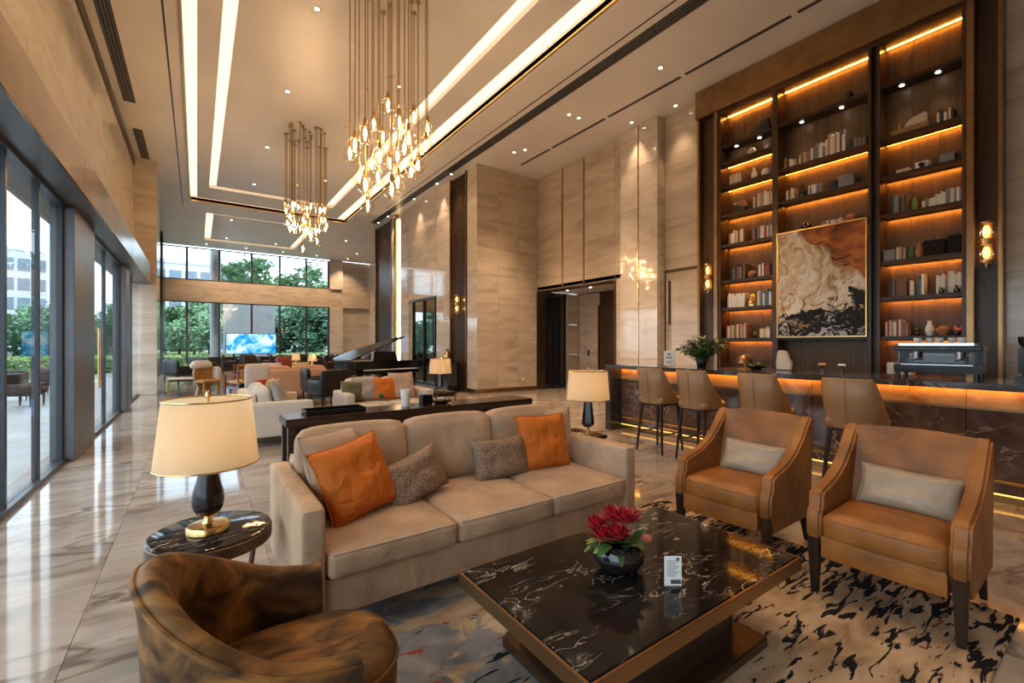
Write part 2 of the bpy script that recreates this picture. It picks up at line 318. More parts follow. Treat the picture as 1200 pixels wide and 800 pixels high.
# ------------------------------------------------------------------ mesh helpers
class MB:
    def __init__(s): s.v, s.f = [], []
    def add(s, v, f):
        o = len(s.v); s.v += [tuple(q) for q in v]; s.f += [[i + o for i in q] for q in f]; return s
    def box(s, x0, x1, y0, y1, z0, z1):
        return s.add([(x0, y0, z0), (x1, y0, z0), (x1, y1, z0), (x0, y1, z0), (x0, y0, z1), (x1, y0, z1), (x1, y1, z1), (x0, y1, z1)],
                     [(0, 3, 2, 1), (4, 5, 6, 7), (0, 1, 5, 4), (1, 2, 6, 5), (2, 3, 7, 6), (3, 0, 4, 7)])
    def taper(s, a, b, w0, d0, w1, d1):     # square post from a to b, mostly upright
        v = []
        for p, w, d in ((a, w0, d0), (b, w1, d1)):
            v += [(p[0] - w / 2, p[1] - d / 2, p[2]), (p[0] + w / 2, p[1] - d / 2, p[2]), (p[0] + w / 2, p[1] + d / 2, p[2]), (p[0] - w / 2, p[1] + d / 2, p[2])]
        return s.add(v, [(0, 3, 2, 1), (4, 5, 6, 7), (0, 1, 5, 4), (1, 2, 6, 5), (2, 3, 7, 6), (3, 0, 4, 7)])
    def lathe(s, prof, n=24, c=(0, 0, 0), sx=1, sy=1):
        v, f = [], []
        for r, z in prof:
            for i in range(n):
                a = 2 * PI * i / n; v.append((c[0] + r * sx * math.cos(a), c[1] + r * sy * math.sin(a), c[2] + z))
        for j in range(len(prof) - 1):
            for i in range(n):
                k = (i + 1) % n; f.append((j * n + i, j * n + k, (j + 1) * n + k, (j + 1) * n + i))
        if prof[0][0] > 1e-5: f.append(tuple(range(n - 1, -1, -1)))
        if prof[-1][0] > 1e-5: f.append(tuple((len(prof) - 1) * n + i for i in range(n)))
        return s.add(v, f)
    def cyl(s, c, r, z0, z1, n=16): return s.lathe([(r, z0), (r, z1)], n, c)
    def tube(s, pts, r, n=8, closed=False):
        pts = [Vector(p) for p in pts]; m = len(pts); v, f = [], []; up = None
        for i, p in enumerate(pts):
            if closed: d = pts[(i + 1) % m] - pts[i - 1]
            else: d = pts[min(i + 1, m - 1)] - pts[max(i - 1, 0)]
            d.normalize()
            if up is None: up = Vector((0, 0, 1)) if abs(d.z) < .9 else Vector((1, 0, 0))
            a = d.cross(up)
            if a.length < 1e-4: a = d.cross(Vector((0, 1, 0)))
            a.normalize(); b = d.cross(a); up = -b if False else up
            rr = r[i] if isinstance(r, (list, tuple)) else r
            for k in range(n):
                t = 2 * PI * k / n; v.append(p + a * (rr * math.cos(t)) + b * (rr * math.sin(t)))
        for i in range(m if closed else m - 1):
            j = (i + 1) % m
            for k in range(n):
                q = (k + 1) % n; f.append((i * n + k, i * n + q, j * n + q, j * n + k))
        if not closed: f += [tuple(range(n - 1, -1, -1)), tuple((m - 1) * n + k for k in range(n))]
        return s.add(v, f)
    def prism(s, poly, a0, a1, plane='xz'):    # outline in a plane, extruded along the third axis
        n = len(poly)
        def P(q, a): return {'xz': (q[0], a, q[1]), 'xy': (q[0], q[1], a), 'yz': (a, q[0], q[1])}[plane]
        v = [P(q, a0) for q in poly] + [P(q, a1) for q in poly]
        f = [tuple(range(n)), tuple(range(2 * n - 1, n - 1, -1))] + [(i, i + n, (i + 1) % n + n, (i + 1) % n) for i in range(n)]
        return s.add(v, f)
    def rbox(s, cx, cy, cz, sx, sy, sz, r=.03, n=6, puff=0.0, sag=0.0):   # soft block: rounded and puffed
        bm = bmesh.new(); bmesh.ops.create_cube(bm, size=2)
        bmesh.ops.subdivide_edges(bm, edges=bm.edges[:], cuts=n, use_grid_fill=True)
        hx, hy, hz = sx / 2, sy / 2, sz / 2
        for q in bm.verts:
            u, w, t = q.co; e = lambda x: math.copysign(1 - (1 - abs(x)) ** 1.6, x)
            p = Vector((e(u) * hx, e(w) * hy, e(t) * hz)); i = Vector((max(-hx + r, min(hx - r, p.x)), max(-hy + r, min(hy - r, p.y)), max(-hz + r, min(hz - r, p.z))))
            d = p - i
            if d.length > 1e-6: p = i + d.normalized() * min(r, max(abs(d.x), abs(d.y), abs(d.z)) if False else r)
            k = (1 - u * u) * (1 - w * w)
            if t > 0: p.z += puff * k * t
            k2 = (1 - w * w) * (1 - t * t); p.x += math.copysign(puff * .4 * k2, u) * abs(u) ** 2
            k3 = (1 - u * u) * (1 - t * t); p.y += math.copysign(puff * .5 * k3, w) * abs(w) ** 2
            q.co = p + Vector((cx, cy, cz))
        bmesh.ops.recalc_face_normals(bm, faces=bm.faces[:]); bm.verts.index_update()
        s.add([q.co[:] for q in bm.verts], [[q.index for q in f.verts] for f in bm.faces]); bm.free(); return s
    def mesh(s, name, bevel=0, seg=2, smooth=True, ang=38):
        me = bpy.data.meshes.new(name); me.from_pydata(s.v, [], s.f)
        bm = bmesh.new(); bm.from_mesh(me); bmesh.ops.remove_doubles(bm, verts=bm.verts[:], dist=1e-6)
        bmesh.ops.recalc_face_normals(bm, faces=bm.faces[:])
        if bevel:
            ed = [e for e in bm.edges if e.is_manifold and e.calc_face_angle(0) > math.radians(30)]
            bmesh.ops.bevel(bm, geom=ed, offset=bevel, segments=seg, affect='EDGES', clamp_overlap=True)
        bm.to_mesh(me); bm.free()
        if smooth:
            me.polygons.foreach_set('use_smooth', [True] * len(me.polygons)); me.set_sharp_from_angle(angle=math.radians(ang))
        me.update(); return me
    def build(s, name, mat, parent=None, bevel=0, seg=2, smooth=True, ang=38, loc=None, rot=None):
        return put(name, s.mesh(name, bevel, seg, smooth, ang), mat, parent, loc, rot)
def put(name, me, mat, parent=None, loc=None, rot=None):
    o = bpy.data.objects.new(name, me); COL.objects.link(o)
    if mat is not None and not me.materials: me.materials.append(MATS[mat])
    if parent is not None: o.parent = parent
    if loc is not None: o.location = loc
    if rot is not None: o.rotation_euler = rot
    return o
def tag(o, label=None, cat=None, group=None, kind=None):
    for k, v in (('label', label), ('category', cat), ('group', group), ('kind', kind)):
        if v: o[k] = v
    return o
def thing(name, label, cat, loc=(0, 0, 0), rz=0, group=None):
    o = bpy.data.objects.new(name, None); COL.objects.link(o); o.empty_display_size = .1
    o.location = loc; o.rotation_euler = (0, 0, rz); return tag(o, label, cat, group)
def struct(name, mb=None, mat=None, bevel=0):
    if mb is None: o = bpy.data.objects.new(name, None); COL.objects.link(o)
    else: o = mb.build(name, mat, None, bevel)
    o['kind'] = 'structure'; return o
def copy_tree(o, parent=None):
    c = o.copy(); COL.objects.link(c); c.parent = parent
    for ch in list(o.children): copy_tree(ch, c)
    return c
def clone(root, loc, rz, label=None, group=None):
    c = copy_tree(root); c.location = loc; c.rotation_euler = (0, 0, rz)
    if label: c['label'] = label
    if group: c['group'] = group
    return c
def light(kind, name, loc, power, col=WARM, size=.1, rot=None, spot=None, blend=.6, parent=None, sy=None):
    L = bpy.data.lights.new(name, kind); L.energy = power; L.color = col
    if kind == 'AREA':
        L.size = size
        if sy: L.shape = 'RECTANGLE'; L.size_y = sy
    else: L.shadow_soft_size = size
    if kind == 'SPOT': L.spot_size = spot; L.spot_blend = blend
    o = bpy.data.objects.new(name, L); COL.objects.link(o); o.location = loc
    if rot: o.rotation_euler = rot
    if parent: o.parent = parent
    return o
def lerp(a, b, t): return a + (b - a) * t

# ------------------------------------------------------------------ room shell
CEIL = 6.7; XG = -1.36; XR = 8.9; YB = 29.5; XS = 6.66
# floor: base slab and marble tiles
floor = struct('floor', MB().box(-1.6, 11.2, -2.6, YB + .2, -.2, -.012), 'dark_bronze')
TX, TY = .9, 1.8
tile = MB().box(-TX / 2 + .0012, TX / 2 - .0012, -TY / 2 + .0012, TY / 2 - .0012, -.02, 0).mesh('floor_tile', .0008, 1)
for i in range(14):
    for j in range(18):
        x, y = -1.4 + TX * (i + .5), -2.4 + TY * (j + .5)
        if x > 6.9 and y > 13: continue
        put('floor_tile', tile, 'floor_marble', floor, (x, y, 0))
# ceiling
ceil = struct('ceiling', MB().box(-1.7, 9.4, -3, YB + .2, 6.95, 7.1), 'ceiling_plaster')
A0, A1, AY = -.2, 5.2, 20.0          # outer slot
B0, B1, BY = .33, 4.31, 18.3         # inner slot, outside
def ring(name, outer, inner, z0, z1, mat, bevel=0.004):
    (x0, x1, y0, y1), (u0, u1, v0, v1) = outer, inner
    m = MB()
    m.box(x0, u0, y0, y1, z0, z1); m.box(u1, x1, y0, y1, z0, z1); m.box(u0, u1, v1, y1, z0, z1)
    if v0 > y0: m.box(u0, u1, y0, v0, z0, z1)
    return m.build(name, mat, ceil)
YN = -2.9
C0, C1, C2, C3 = .3, 4.4, 21.7, 27.4   # second coffer
m = MB(); m.box(-1.7, A0, YN, YB, CEIL, 6.95).box(A1, 9.4, YN, YB, CEIL, 6.95).box(A0, A1, AY, C2, CEIL, 6.95).box(A0, C0, C2, YB, CEIL, 6.95).box(C1, A1, C2, YB, CEIL, 6.95).box(C0, C1, C3, YB, CEIL, 6.95)
m.build('border_panel', 'ceiling_plaster', ceil)
ring('ring_panel', (A0 + .2, A1 - .36, YN, AY - .3), (B0, B1, YN, BY), 6.74, 6.9, 'ceiling_plaster')
MB().box(B0 + .2, B1 - .26, YN, BY - .25, 6.76, 6.9).build('centre_panel', 'ceiling_centre', ceil)
MB().box(C0 + .25, C1 - .25, C2 + .25, C3 - .25, 6.74, 6.9).build('centre_panel', 'ceiling_centre', ceil)
# light troughs (LED diffusers lying in the slots)
def trough(name, x0, x1, y0, y1, label):
    o = MB().box(x0, x1, y0, y1, 6.86, 6.88).build(name, 'led_ceiling', ceil); return o
trough('light_trough', A0, A0 + .2, YN, AY, ''); trough('light_trough', A1 - .36, A1, YN, AY, ''); trough('light_trough', A0 + .2, A1 - .36, AY - .3, AY, '')
trough('light_trough', B0, B0 + .2, YN, BY, ''); trough('light_trough', B1 - .26, B1, YN, BY, ''); trough('light_trough', B0 + .2, B1 - .26, BY - .25, BY, '')
for a in ((C0, C0 + .25, C2, C3), (C1 - .25, C1, C2, C3), (C0 + .25, C1 - .25, C3 - .25, C3), (C0 + .25, C1 - .25, C2, C2 + .25)): trough('light_trough', *a, '')
# gold edge trim and lowered moulding
for a in ((A1, A1 + .03, YN, AY + .03), (A0 - .03, A0, YN, AY + .03), (A0, A1, AY, AY + .03)):
    MB().box(*a, CEIL - .035, CEIL + .1).build('gold_trim', 'brass', ceil, .004)
MB().box(A1 + .05, A1 + .33, YN, AY + .3, CEIL - .05, CEIL + .02).build('moulding', 'ceiling_plaster', ceil, .01)
FILL_DL = []
# linear air grilles and joint lines
def grille(x0, x1, y0, y1, n, label):
    t = thing('ceiling_air_grille', label, 'air grille', ((x0 + x1) / 2, (y0 + y1) / 2, CEIL))
    w, h = x1 - x0, y1 - y0
    MB().box(-w / 2, w / 2, -h / 2, h / 2, -.004, .0).build('backing', 'black_metal', t)
    for i in range(n):
        cx = -w / 2 + w * (i + .5) / n
        MB().box(cx - w / n * .22, cx + w / n * .22, -h / 2, h / 2, -.016, -.004).build('slat', 'pier_metal', t)
grille(6.14, 6.40, -1, 19.4, 4, 'long straight linear air grille in the ceiling beside the right-hand gold cove')
grille(-1.30, -1.09, 1, 12.7, 4, 'linear air grille in the ceiling above the bronze window fascia')
grille(-1.29, -1.10, 14.2, 16.35, 4, 'shorter linear air grille in the ceiling close to the marble window column')
for x, y0, y1 in ((5.98, -1, 17), (-.44, -1, 21)):
    MB().box(x - .014, x + .014, y0, y1, CEIL - .003, CEIL + .002).build('shadow_gap', 'black_metal', ceil)
for a, b in ((1.2, 3.2), (3.3, 5.2), (5.3, 7.2), (7.3, 9.2), (9.3, 10.6)):
    MB().box(7.74, 7.82, a, b, CEIL - .003, CEIL + .002).build('slot_diffuser', 'gunmetal', ceil)

for x, y in ((1.2, 22.5), (3.4, 22.5), (1.2, 26.5), (3.4, 26.5), (6.2, 23.5), (7.6, 26.5)): FILL_DL.append((x, y))  # positions of fill spots added for the far end of the room
# wall panel helper: plane 'x' (constant x, faces dirn) or 'y'
def panel_wall(parent, axis, pos, a_list, z_list, mat, th=.03, gap=.004, name='marble_panel'):
    for i in range(len(a_list) - 1):
        for j in range(len(z_list) - 1):
            a0, a1, z0, z1 = a_list[i] + gap / 2, a_list[i + 1] - gap / 2, z_list[j] + gap / 2, z_list[j + 1] - gap / 2
            m = MB()
            if axis == 'x': m.box(min(pos, pos + th), max(pos, pos + th), a0, a1, z0, z1)
            else: m.box(a0, a1, min(pos, pos + th), max(pos, pos + th), z0, z1)
            m.build(name, mat, parent, .0015, 1)
# right wall with opening, pilaster, niche door
wr = struct('wall_right', MB().box(XR + .03, XR + .3, 8.0, 11.25, 3.13, CEIL).box(XR + .03, XR + .3, -3, 8.0, 0, CEIL), 'dark_bronze')
zr = [3.13, 4.3, 5.5, CEIL]
panel_wall(wr, 'x', XR, [8.0, 9.13], zr, 'wall_marble'); panel_wall(wr, 'x', XR, [9.17, 10.03], zr, 'wall_marble'); panel_wall(wr, 'x', XR, [10.07, 11.25], zr, 'wall_marble')
for y in (9.15, 10.05): MB().box(XR - .012, XR + .03, y - .018, y + .018, 3.13, CEIL).build('bronze_strip', 'bronze', wr)
panel_wall(wr, 'x', XR, [7.6, 8.0], [0, 1.6, 3.13, 4.3, 5.5, CEIL], 'wall_marble')
MB().box(XR - .22, XR + .03, 6.5, 7.6, 0, CEIL).build('pilaster_core', 'dark_bronze', wr)
zq = [0, 1.1, 2.3, 3.5, 4.7, 5.7, CEIL]
panel_wall(wr, 'x', XR - .25, [6.5, 7.03], zq, 'pale_marble'); panel_wall(wr, 'x', XR - .25, [7.07, 7.6], zq, 'pale_marble')
MB().box(XR - .26, XR - .22, 7.035, 7.065, 0, CEIL).build('gold_strip', 'brass', wr)
panel_wall(wr, 'y', 6.5, [XR - .22, XR], zq, 'wall_marble', -.02); panel_wall(wr, 'y', 7.6, [XR - .22, XR], zq, 'wall_marble', .02)
panel_wall(wr, 'x', XR, [5.52, 6.48], [3.16, 4.3, 5.5, CEIL], 'wall_marble')
MB().box(XR - .01, XR + .03, 5.52, 6.48, 3.11, 3.16).build('bronze_strip', 'dark_bronze', wr)
d2 = struct('door_2', MB().box(XR + .012, XR + .03, 5.56, 6.46, 0, 3.1), 'wall_marble', .003)
MB().box(XR - .03, XR + .012, 6.33, 6.37, 1.9, 2.9).build('door_handle', 'dark_bronze', d2, .004)
# near part of the right wall, right of the bookcase
panel_wall(wr, 'x', XR - .12, [.88, 1.10], [0, 1.2, 2.4, 3.6, 4.8, CEIL], 'wall_marble', .1)
MB().box(XR - .05, XR + .03, -1.2, .86, 0, CEIL).build('dark_panel', 'bronze_wood', wr)
MB().box(XR - .1, XR + .0, .82, .87, 0, CEIL).build('bronze_strip', 'bronze', wr)
# the marble block that steps forward
wb = struct('wall_block', MB().box(XS + .03, 9.1, 11.28, 11.85, 0, CEIL), 'dark_bronze')
panel_wall(wb, 'y', 11.25, [XS, 7.4, 8.15, XR + .0], [0.12, .95, 1.8, 2.65, 3.5, 4.3, 5.1, 5.9, CEIL], 'wall_marble', .03)
panel_wall(wb, 'x', XS, [11.25, 11.83], [0.12, 1.2, 2.4, 3.6, 4.8, CEIL], 'pale_marble', .03)
bb = struct('baseboard_block', MB().box(XS - .006, XR, 11.235, 11.28, 0, .12), 'bronze', .004)
MB().box(8.28, 8.36, 11.243, 11.25, .32, .40).build('wall_socket', 'card_white', wb, .003)
# side wall beyond the block
ws = struct('wall_side', MB().box(XS + .16, XS + .3, 11.85, 20.3, 0, CEIL).box(XS + .3, 9.3, 20.1, 20.3, 0, CEIL), 'dark_bronze')
zs = [0, 1.2, 2.4, 3.6, 4.8, 5.8, CEIL]
def slat_niche(y0, y1):
    MB().box(XS + .1, XS + .16, y0, y1, 0, CEIL).build('niche_back', 'bronze_wood', ws)
    n = int((y1 - y0) / .085)
    for i in range(n):
        c = y0 + (y1 - y0) * (i + .5) / n
        MB().box(XS + .06, XS + .1, c - .026, c + .026, 0, CEIL).build('bronze_slat', 'bronze_wood', ws)
    for y in (y0, y1): MB().box(XS - .03, XS + .16, y - .02, y + .02, 0, CEIL).build('niche_frame', 'bronze', ws)
slat_niche(11.88, 12.9); slat_niche(18.3, 20.28)
panel_wall(ws, 'x', XS, [12.93, 13.4, 13.95], zs, 'pale_marble', .16)
panel_wall(ws, 'x', XS, [13.97, 16.4], [3.1, 4.3, 5.5, CEIL], 'pale_marble', .16)
panel_wall(ws, 'x', XS, [16.42, 17.2], zs, 'pale_marble', .16)
MB().box(XS - .10, XS + .16, 17.56, 17.72, 0, CEIL).build('bronze_fin', 'bronze', ws, .005)
MB().box(XS + .05, XS + .16, 17.22, 17.56, 0, CEIL).build('fin_recess', 'pale_marble', ws)
MB().box(XS - .02, XS + .05, 17.46, 17.53, .02, 6.5).build('vertical_light_strip', 'led_wall', ws)
panel_wall(ws, 'x', XS, [17.74, 18.26], zs, 'pale_marble', .16)
MB().box(XS + .1, XS + .16, 13.97, 16.4, 0, 3.1).build('recess_back', 'pale_marble', ws)
w9 = struct('window_9', MB().box(XS + .06, XS + .07, 14.1, 16.0, .1, 3.02), 'mirror_dark')
for a in ((14.04, 14.1, 0, 3.1), (16.0, 16.06, 0, 3.1), (14.1, 16.0, 3.02, 3.1), (14.1, 16.0, 0, .1), (15.02, 15.08, .1, 3.02)):
    MB().box(XS + .0, XS + .1, *a).build('window_frame', 'black_metal', w9, .004)
# corridor behind the opening
wc = struct('wall_corridor', MB().box(10.75, 10.9, 6.5, 11.4, 0, 3.3).box(XR + .3, 10.75, 7.0, 7.1, 0, 3.3), 'dark_bronze')
MB().box(XR + .0, 10.75, 7.1, 11.4, 3.15, 3.25).build('corridor_ceiling', 'ceiling_plaster', wc)
panel_wall(wc, 'x', 10.72, [10.3, 11.25], [0, 1.1, 2.1, 3.13], 'wall_marble')
panel_wall(wc, 'y', 11.3, [10.2, 10.72], [0, 1.1, 2.1, 3.13], 'wall_marble', -.03)
MB().box(10.1, 10.2, 11.2, 11.3, 0, 3.13).build('pillar', 'wall_marble', wc)
MB().box(XR + .0, 10.1, 11.26, 11.3, 0, 3.13).build('dark_glass_panel', 'smoked_glass', wc)
for x in (XR + .02, 9.5, 10.08): MB().box(x - .02, x + .02, 11.22, 11.27, 0, 3.13).build('dark_glass_frame', 'black_metal', wc)
d1 = struct('door_1', MB().box(10.68, 10.72, 7.5, 10.3, 0, 2.7), 'bronze_wood')
for y in (7.5, 8.9, 10.28): MB().box(10.65, 10.69, y - .03, y + .03, 0, 2.72).build('door_frame', 'dark_bronze', d1, .004)
MB().box(10.64, 10.66, 9.02, 9.06, .9, 1.5).build('door_handle', 'brass', d1)
t1 = struct('trim_1', MB().box(XR - .03, XR + .3, 7.96, 8.0, 0, 3.13).box(XR - .03, XR + .3, 11.21, 11.25, 0, 3.13).box(XR - .03, XR + .3, 8.0, 11.21, 3.09, 3.13), 'dark_bronze')
o = MB().box(10.70, 10.72, 10.75, 10.83, 1.05, 1.25).build('call_panel', 'black_metal', wc, .003)

# back wall: beam, glazing, stone pier
wbk = struct('wall_back', MB().box(-1.6, 9.5, YB, YB + .3, 3.74, 4.88), 'dark_bronze')
xs = [-1.5, 0.3, 2.1, 3.9, 5.7, 7.5, 9.3]
panel_wall(wbk, 'y', YB - .03, xs, [3.74, 4.88], 'wall_marble', .03)
mull = [x_on_y(p, YB) for p in (187, 219, 257, 295, 328, 359, 385)]
mull = [max(-1.45, mull[0])] + mull[1:]
win_n = 1
for (z0, z1) in ((0, 3.74), (4.88, 6.65)):
    w = struct('window_%d' % win_n); win_n += 1
    for i in range(len(mull) - 1):
        MB().box(mull[i] + .05, mull[i + 1] - .05, YB + .05, YB + .06, z0 + .06, z1 - .05).build('window_pane', 'window_glass', w)
    for x in mull: MB().box(x - .05, x + .05, YB, YB + .12, z0, z1).build('mullion', 'gunmetal', w, .004)
    MB().box(mull[0], mull[-1], YB, YB + .12, z0, z0 + .06).build('window_sill', 'gunmetal', w); MB().box(mull[0], mull[-1], YB, YB + .12, z1 - .05, z1).build('window_head', 'gunmetal', w)
p0, p1 = x_on_y(386, YB), x_on_y(401, YB)
for z0, z1 in ((0, 3.74), (4.88, CEIL)):
    panel_wall(wbk, 'y', YB - .15, [p0, p1], [z0, (z0 + z1) / 2, z1], 'pale_marble', .2)
    MB().box(p1, 9.5, YB + .1, YB + .3, z0, z1).build('dark_marble_panel', 'wall_marble', wbk)
MB().box(p1 + .1, 9.3, YB - .03, YB - .01, 4.88, 6.1).build('glass_balustrade', 'clear_glass', wbk)
wrb = struct('wall_right_back', MB().box(9.3, 9.5, 20.3, YB, 0, CEIL), 'pale_marble')
# grey column standing inside the glazing
cx0, cx1 = x_on_y(246, YB + .8), x_on_y(259, YB + .8)
colm = struct('wall_column', MB().lathe([((cx1 - cx0) / 2, -.22), ((cx1 - cx0) / 2, 6.7)], 32, ((cx0 + cx1) / 2, YB + .9, 0)), 'concrete_grey')

# left side: glazed bays, piers, fascia, glossy upper wall
wl_ = struct('wall_left', MB().box(-1.75, XG - .1, -3, YB, 3.18, CEIL), 'dark_bronze')
bays = [(-2.4, y_on_x(71.5, XG), [p for p in (3, 43)]), (y_on_x(98, XG), y_on_x(139, XG), [108, 122])]
for bi, (a, b, ms) in enumerate(bays):
    w = struct('window_%d' % (3 + bi))
    ys = sorted([a + .03] + [y_on_x(p, XG) for p in ms] + [b - .03])
    if bi == 0: ys = [a + .03, 1.4, 3.1] + ys[1:]
    for i in range(len(ys) - 1): MB().box(XG - .005, XG + .005, ys[i] + .03, ys[i + 1] - .03, .05, 3.12).build('window_pane', 'window_glass', w)
    for y in ys: MB().box(XG - .035, XG + .02, y - .03, y + .03, 0, 3.18).build('mullion', 'gunmetal', w, .004)
    MB().box(XG - .07, XG + .05, a, b, 0, .05).build('window_sill', 'gunmetal', w); MB().box(XG - .07, XG + .05, a, b, 3.11, 3.18).build('window_head', 'gunmetal', w)
    if bi == 1:
        for y in (ys[1] - .1, ys[1] + .1): MB().tube([(XG + .09, y, .75), (XG + .09, y, 1.7)], .012).build('door_pull', 'brass', w)
pier1 = (bays[0][1], bays[1][0]); pier2 = (bays[1][1], y_on_x(152, XG + .12))
for a, b in (pier1, pier2):
    MB().box(XG - .1, XG + .12, a, b, 0, 3.16).build('metal_pier', 'pier_metal', wl_, .006)
MB().box(XG - .1, -1.07, -2.6, 16.38, 3.16, 3.62).build('fascia_core', 'pier_metal', wl_)
fy = [-2.6, 1.0, 4.0, 7.0, 10.0, 13.0, 16.38]
for i in range(6): MB().box(-1.07, -1.05, fy[i] + .002, fy[i + 1] - .002, 3.155, 3.63).build('bronze_fascia_panel', 'fascia_bronze', wl_, .003)
uy = [-2.6, .2, 2.4, 4.6, 6.8, 9.0, 11.2, 13.4, 16.4]
panel_wall(wl_, 'x', -1.5, uy, [3.62, 5.1, 6.45], 'gallery_marble', .05)
for a, b in zip(uy[:-1], uy[1:]): MB().box(-1.5, -1.43, a, b, 6.45, CEIL).build('bronze_cornice', 'dark_bronze', wl_, .004)
# marble column at the end of the glazed bays
lc = struct('wall_left_column', MB().box(-1.68, -.97, 16.45, 17.5, 0, CEIL), 'dark_bronze')
zc = [0, 1.15, 2.3, 3.45, 4.6, 5.7, CEIL]
panel_wall(lc, 'y', 16.4, [-1.7, -.95], zc, 'pale_marble', .05); panel_wall(lc, 'x', -.97, [16.4, 17.5], zc, 'pale_marble', .025)
w = struct('window_6')
MB().box(XG - .005, XG + .005, pier2[1], 16.38, .05, 3.12).build('window_pane', 'window_glass', w); MB().box(XG - .035, XG + .02, 14.7, 14.76, 0, 3.18).build('mullion', 'gunmetal', w); MB().box(XG - .035, XG + .02, pier2[1], 16.38, 0, .05).build('window_sill', 'gunmetal', w)
w = struct('window_5')
ys = [17.5, 20.5, 23.5, 26.5, YB]
for i in range(4): MB().box(XG - .005, XG + .005, ys[i] + .03, ys[i + 1] - .03, .05, CEIL).build('window_pane', 'window_glass', w)
for y in ys[1:-1]: MB().box(XG - .07, XG + .05, y - .035, y + .035, 0, CEIL).build('mullion', 'gunmetal', w)
wf = struct('wall_front', MB().box(-1.7, 9.3, -3.1, -2.9, 0, CEIL), 'wall_marble')

# recessed downlights
DL = MB().lathe([(.055, -.006), (.055, .0), (.04, .0), (.034, .012)], 16).mesh('downlight_ring')
DE = MB().lathe([(.034, -.0085), (.0001, -.0085)], 16).mesh('downlight_lens')
def downlight(x, y, z, label, group, spot=0, aim=None, size=math.radians(50)):
    t = thing('ceiling_downlight', label, 'downlight', (x, y, z), 0, group)
    put('ring', DL, 'brass', t); put('lens', DE, 'downlight', t)
    if spot:
        l = light('SPOT', 'downlight_spot', (0, 0, -.02), spot, (1, .70, .45), .05, None, size, .7, t)
        if aim: d = Vector(aim) - Vector((x, y, z)); l.rotation_euler = d.to_track_quat('-Z', 'Y').to_euler()
    return t
g1 = 'downlights in the raised ceiling panel'
for y in (1.6, 4.6, 7.58, 10.42, 13.69, 17.1): downlight(1.55, y, 6.76, 'small recessed downlight in the raised middle ceiling panel', g1, SPOT_W * .45, None, math.radians(75))
for y in (3.1, 8.9, 15.4): downlight(3.4, y, 6.76, 'small recessed downlight in the raised middle ceiling panel', g1, SPOT_W * .45, None, math.radians(75))
g2 = 'downlights along the marble wall'
for x, y in ((7.2, 5.34), (6.96, 7.63), (7.25, 7.62), (7.1, 10.0), (7.25, 9.7)): downlight(x, y, CEIL, 'small recessed downlight in the ceiling strip before the marble wall', g2, SPOT_W * 1.3, None, math.radians(70))
downlight(8.42, 7.05, CEIL, 'recessed downlight washing the marble pilaster with the gold strip', None, SPOT_W * .35, (8.44, 7.05, 0), math.radians(62))
downlight(8.62, 6.0, CEIL, 'recessed downlight above the flush marble niche door', None, SPOT_W * .2, (8.64, 6.0, 0), math.radians(62))
for y, lb in ((12.4, 'recessed downlight washing the slatted bronze niche next to the marble block'), (13.4, 'recessed downlight washing the pale marble beside the mirrored opening'), (15.3, 'recessed downlight above the mirrored garden opening'), (18.0, 'recessed downlight close to the vertical wall light strip'), (19.2, 'recessed downlight washing the far slatted bronze niche')):
    downlight(6.42, y, CEIL, lb, None, SPOT_W * .35, (6.44, y, 0), math.radians(62))
for i, (x, y) in enumerate(((9.6, 8.6), (9.6, 9.6), (9.6, 10.6))): downlight(x, y, 3.15, 'downlight in the low corridor ceiling beyond the dark doorway', 'corridor downlights', 14, None, math.radians(100))
for y in (2.2, 4.6): downlight(5.6, y - 1.0, CEIL, 'small recessed downlight in the ceiling above the bar stools', 'downlights above the bar', SPOT_W * .6, None, math.radians(60))
downlight(6.9, .8, CEIL, 'small recessed downlight in the ceiling over the coffee machine', None, SPOT_W * .22, None, math.radians(60))
for x, y in FILL_DL: downlight(x, y, 6.74 if x < 4.4 else CEIL, 'added fill spot in the ceiling over the dining tables', 'added fill spots over the dining tables', SPOT_W * 1.2, None, math.radians(90))  # added fill lights that brighten the far end
for x in (.4, 2.2, 4.0, 5.8, 7.6): downlight(x, 28.4, CEIL, 'added fill spot before the stone beam of the end windows', 'added fill spots before the stone beam', SPOT_W * .9, (x, 29.2, 3.6), math.radians(95))  # extra spots added and aimed to brighten the stone beam
# ------------------------------------------------------------------ soft furnishings
from mathutils import noise as mnoise
def pillow_mesh(w, h, t, n=26, concave=.06, crease=.0):
    m = MB(); v = []; f = []
    for side in (1, -1):
        for j in range(n + 1):
            for i in range(n + 1):
                u, s = -1 + 2 * i / n, -1 + 2 * j / n
                x = w / 2 * u * (1 - concave * (1 - s * s) * abs(u)); z = h / 2 * s * (1 - concave * (1 - u * u) * abs(s))
                k = max(0, (1 - u ** 4) * (1 - s ** 4)) ** .62
                y = -side * t / 2 * k * (1 - crease * math.exp(-(u * u) / .02) * max(0, s) ** 2)
                q = mnoise.noise(Vector((u * 2.2, s * 2.2, side * 3 + w * 7))) * .10 + mnoise.noise(Vector((u * 5 + s * 3, s * 4 - u * 2, side * 5 + w * 11))) * .05
                y += -side * t * q * k
                v.append((x, y, z))
    N = (n + 1) ** 2
    for q in (0, 1):
        for j in range(n):
            for i in range(n):
                a = q * N + j * (n + 1) + i; b = (a, a + 1, a + n + 2, a + n + 1); f.append(b if q == 0 else b[::-1])
    m.add(v, f); return m
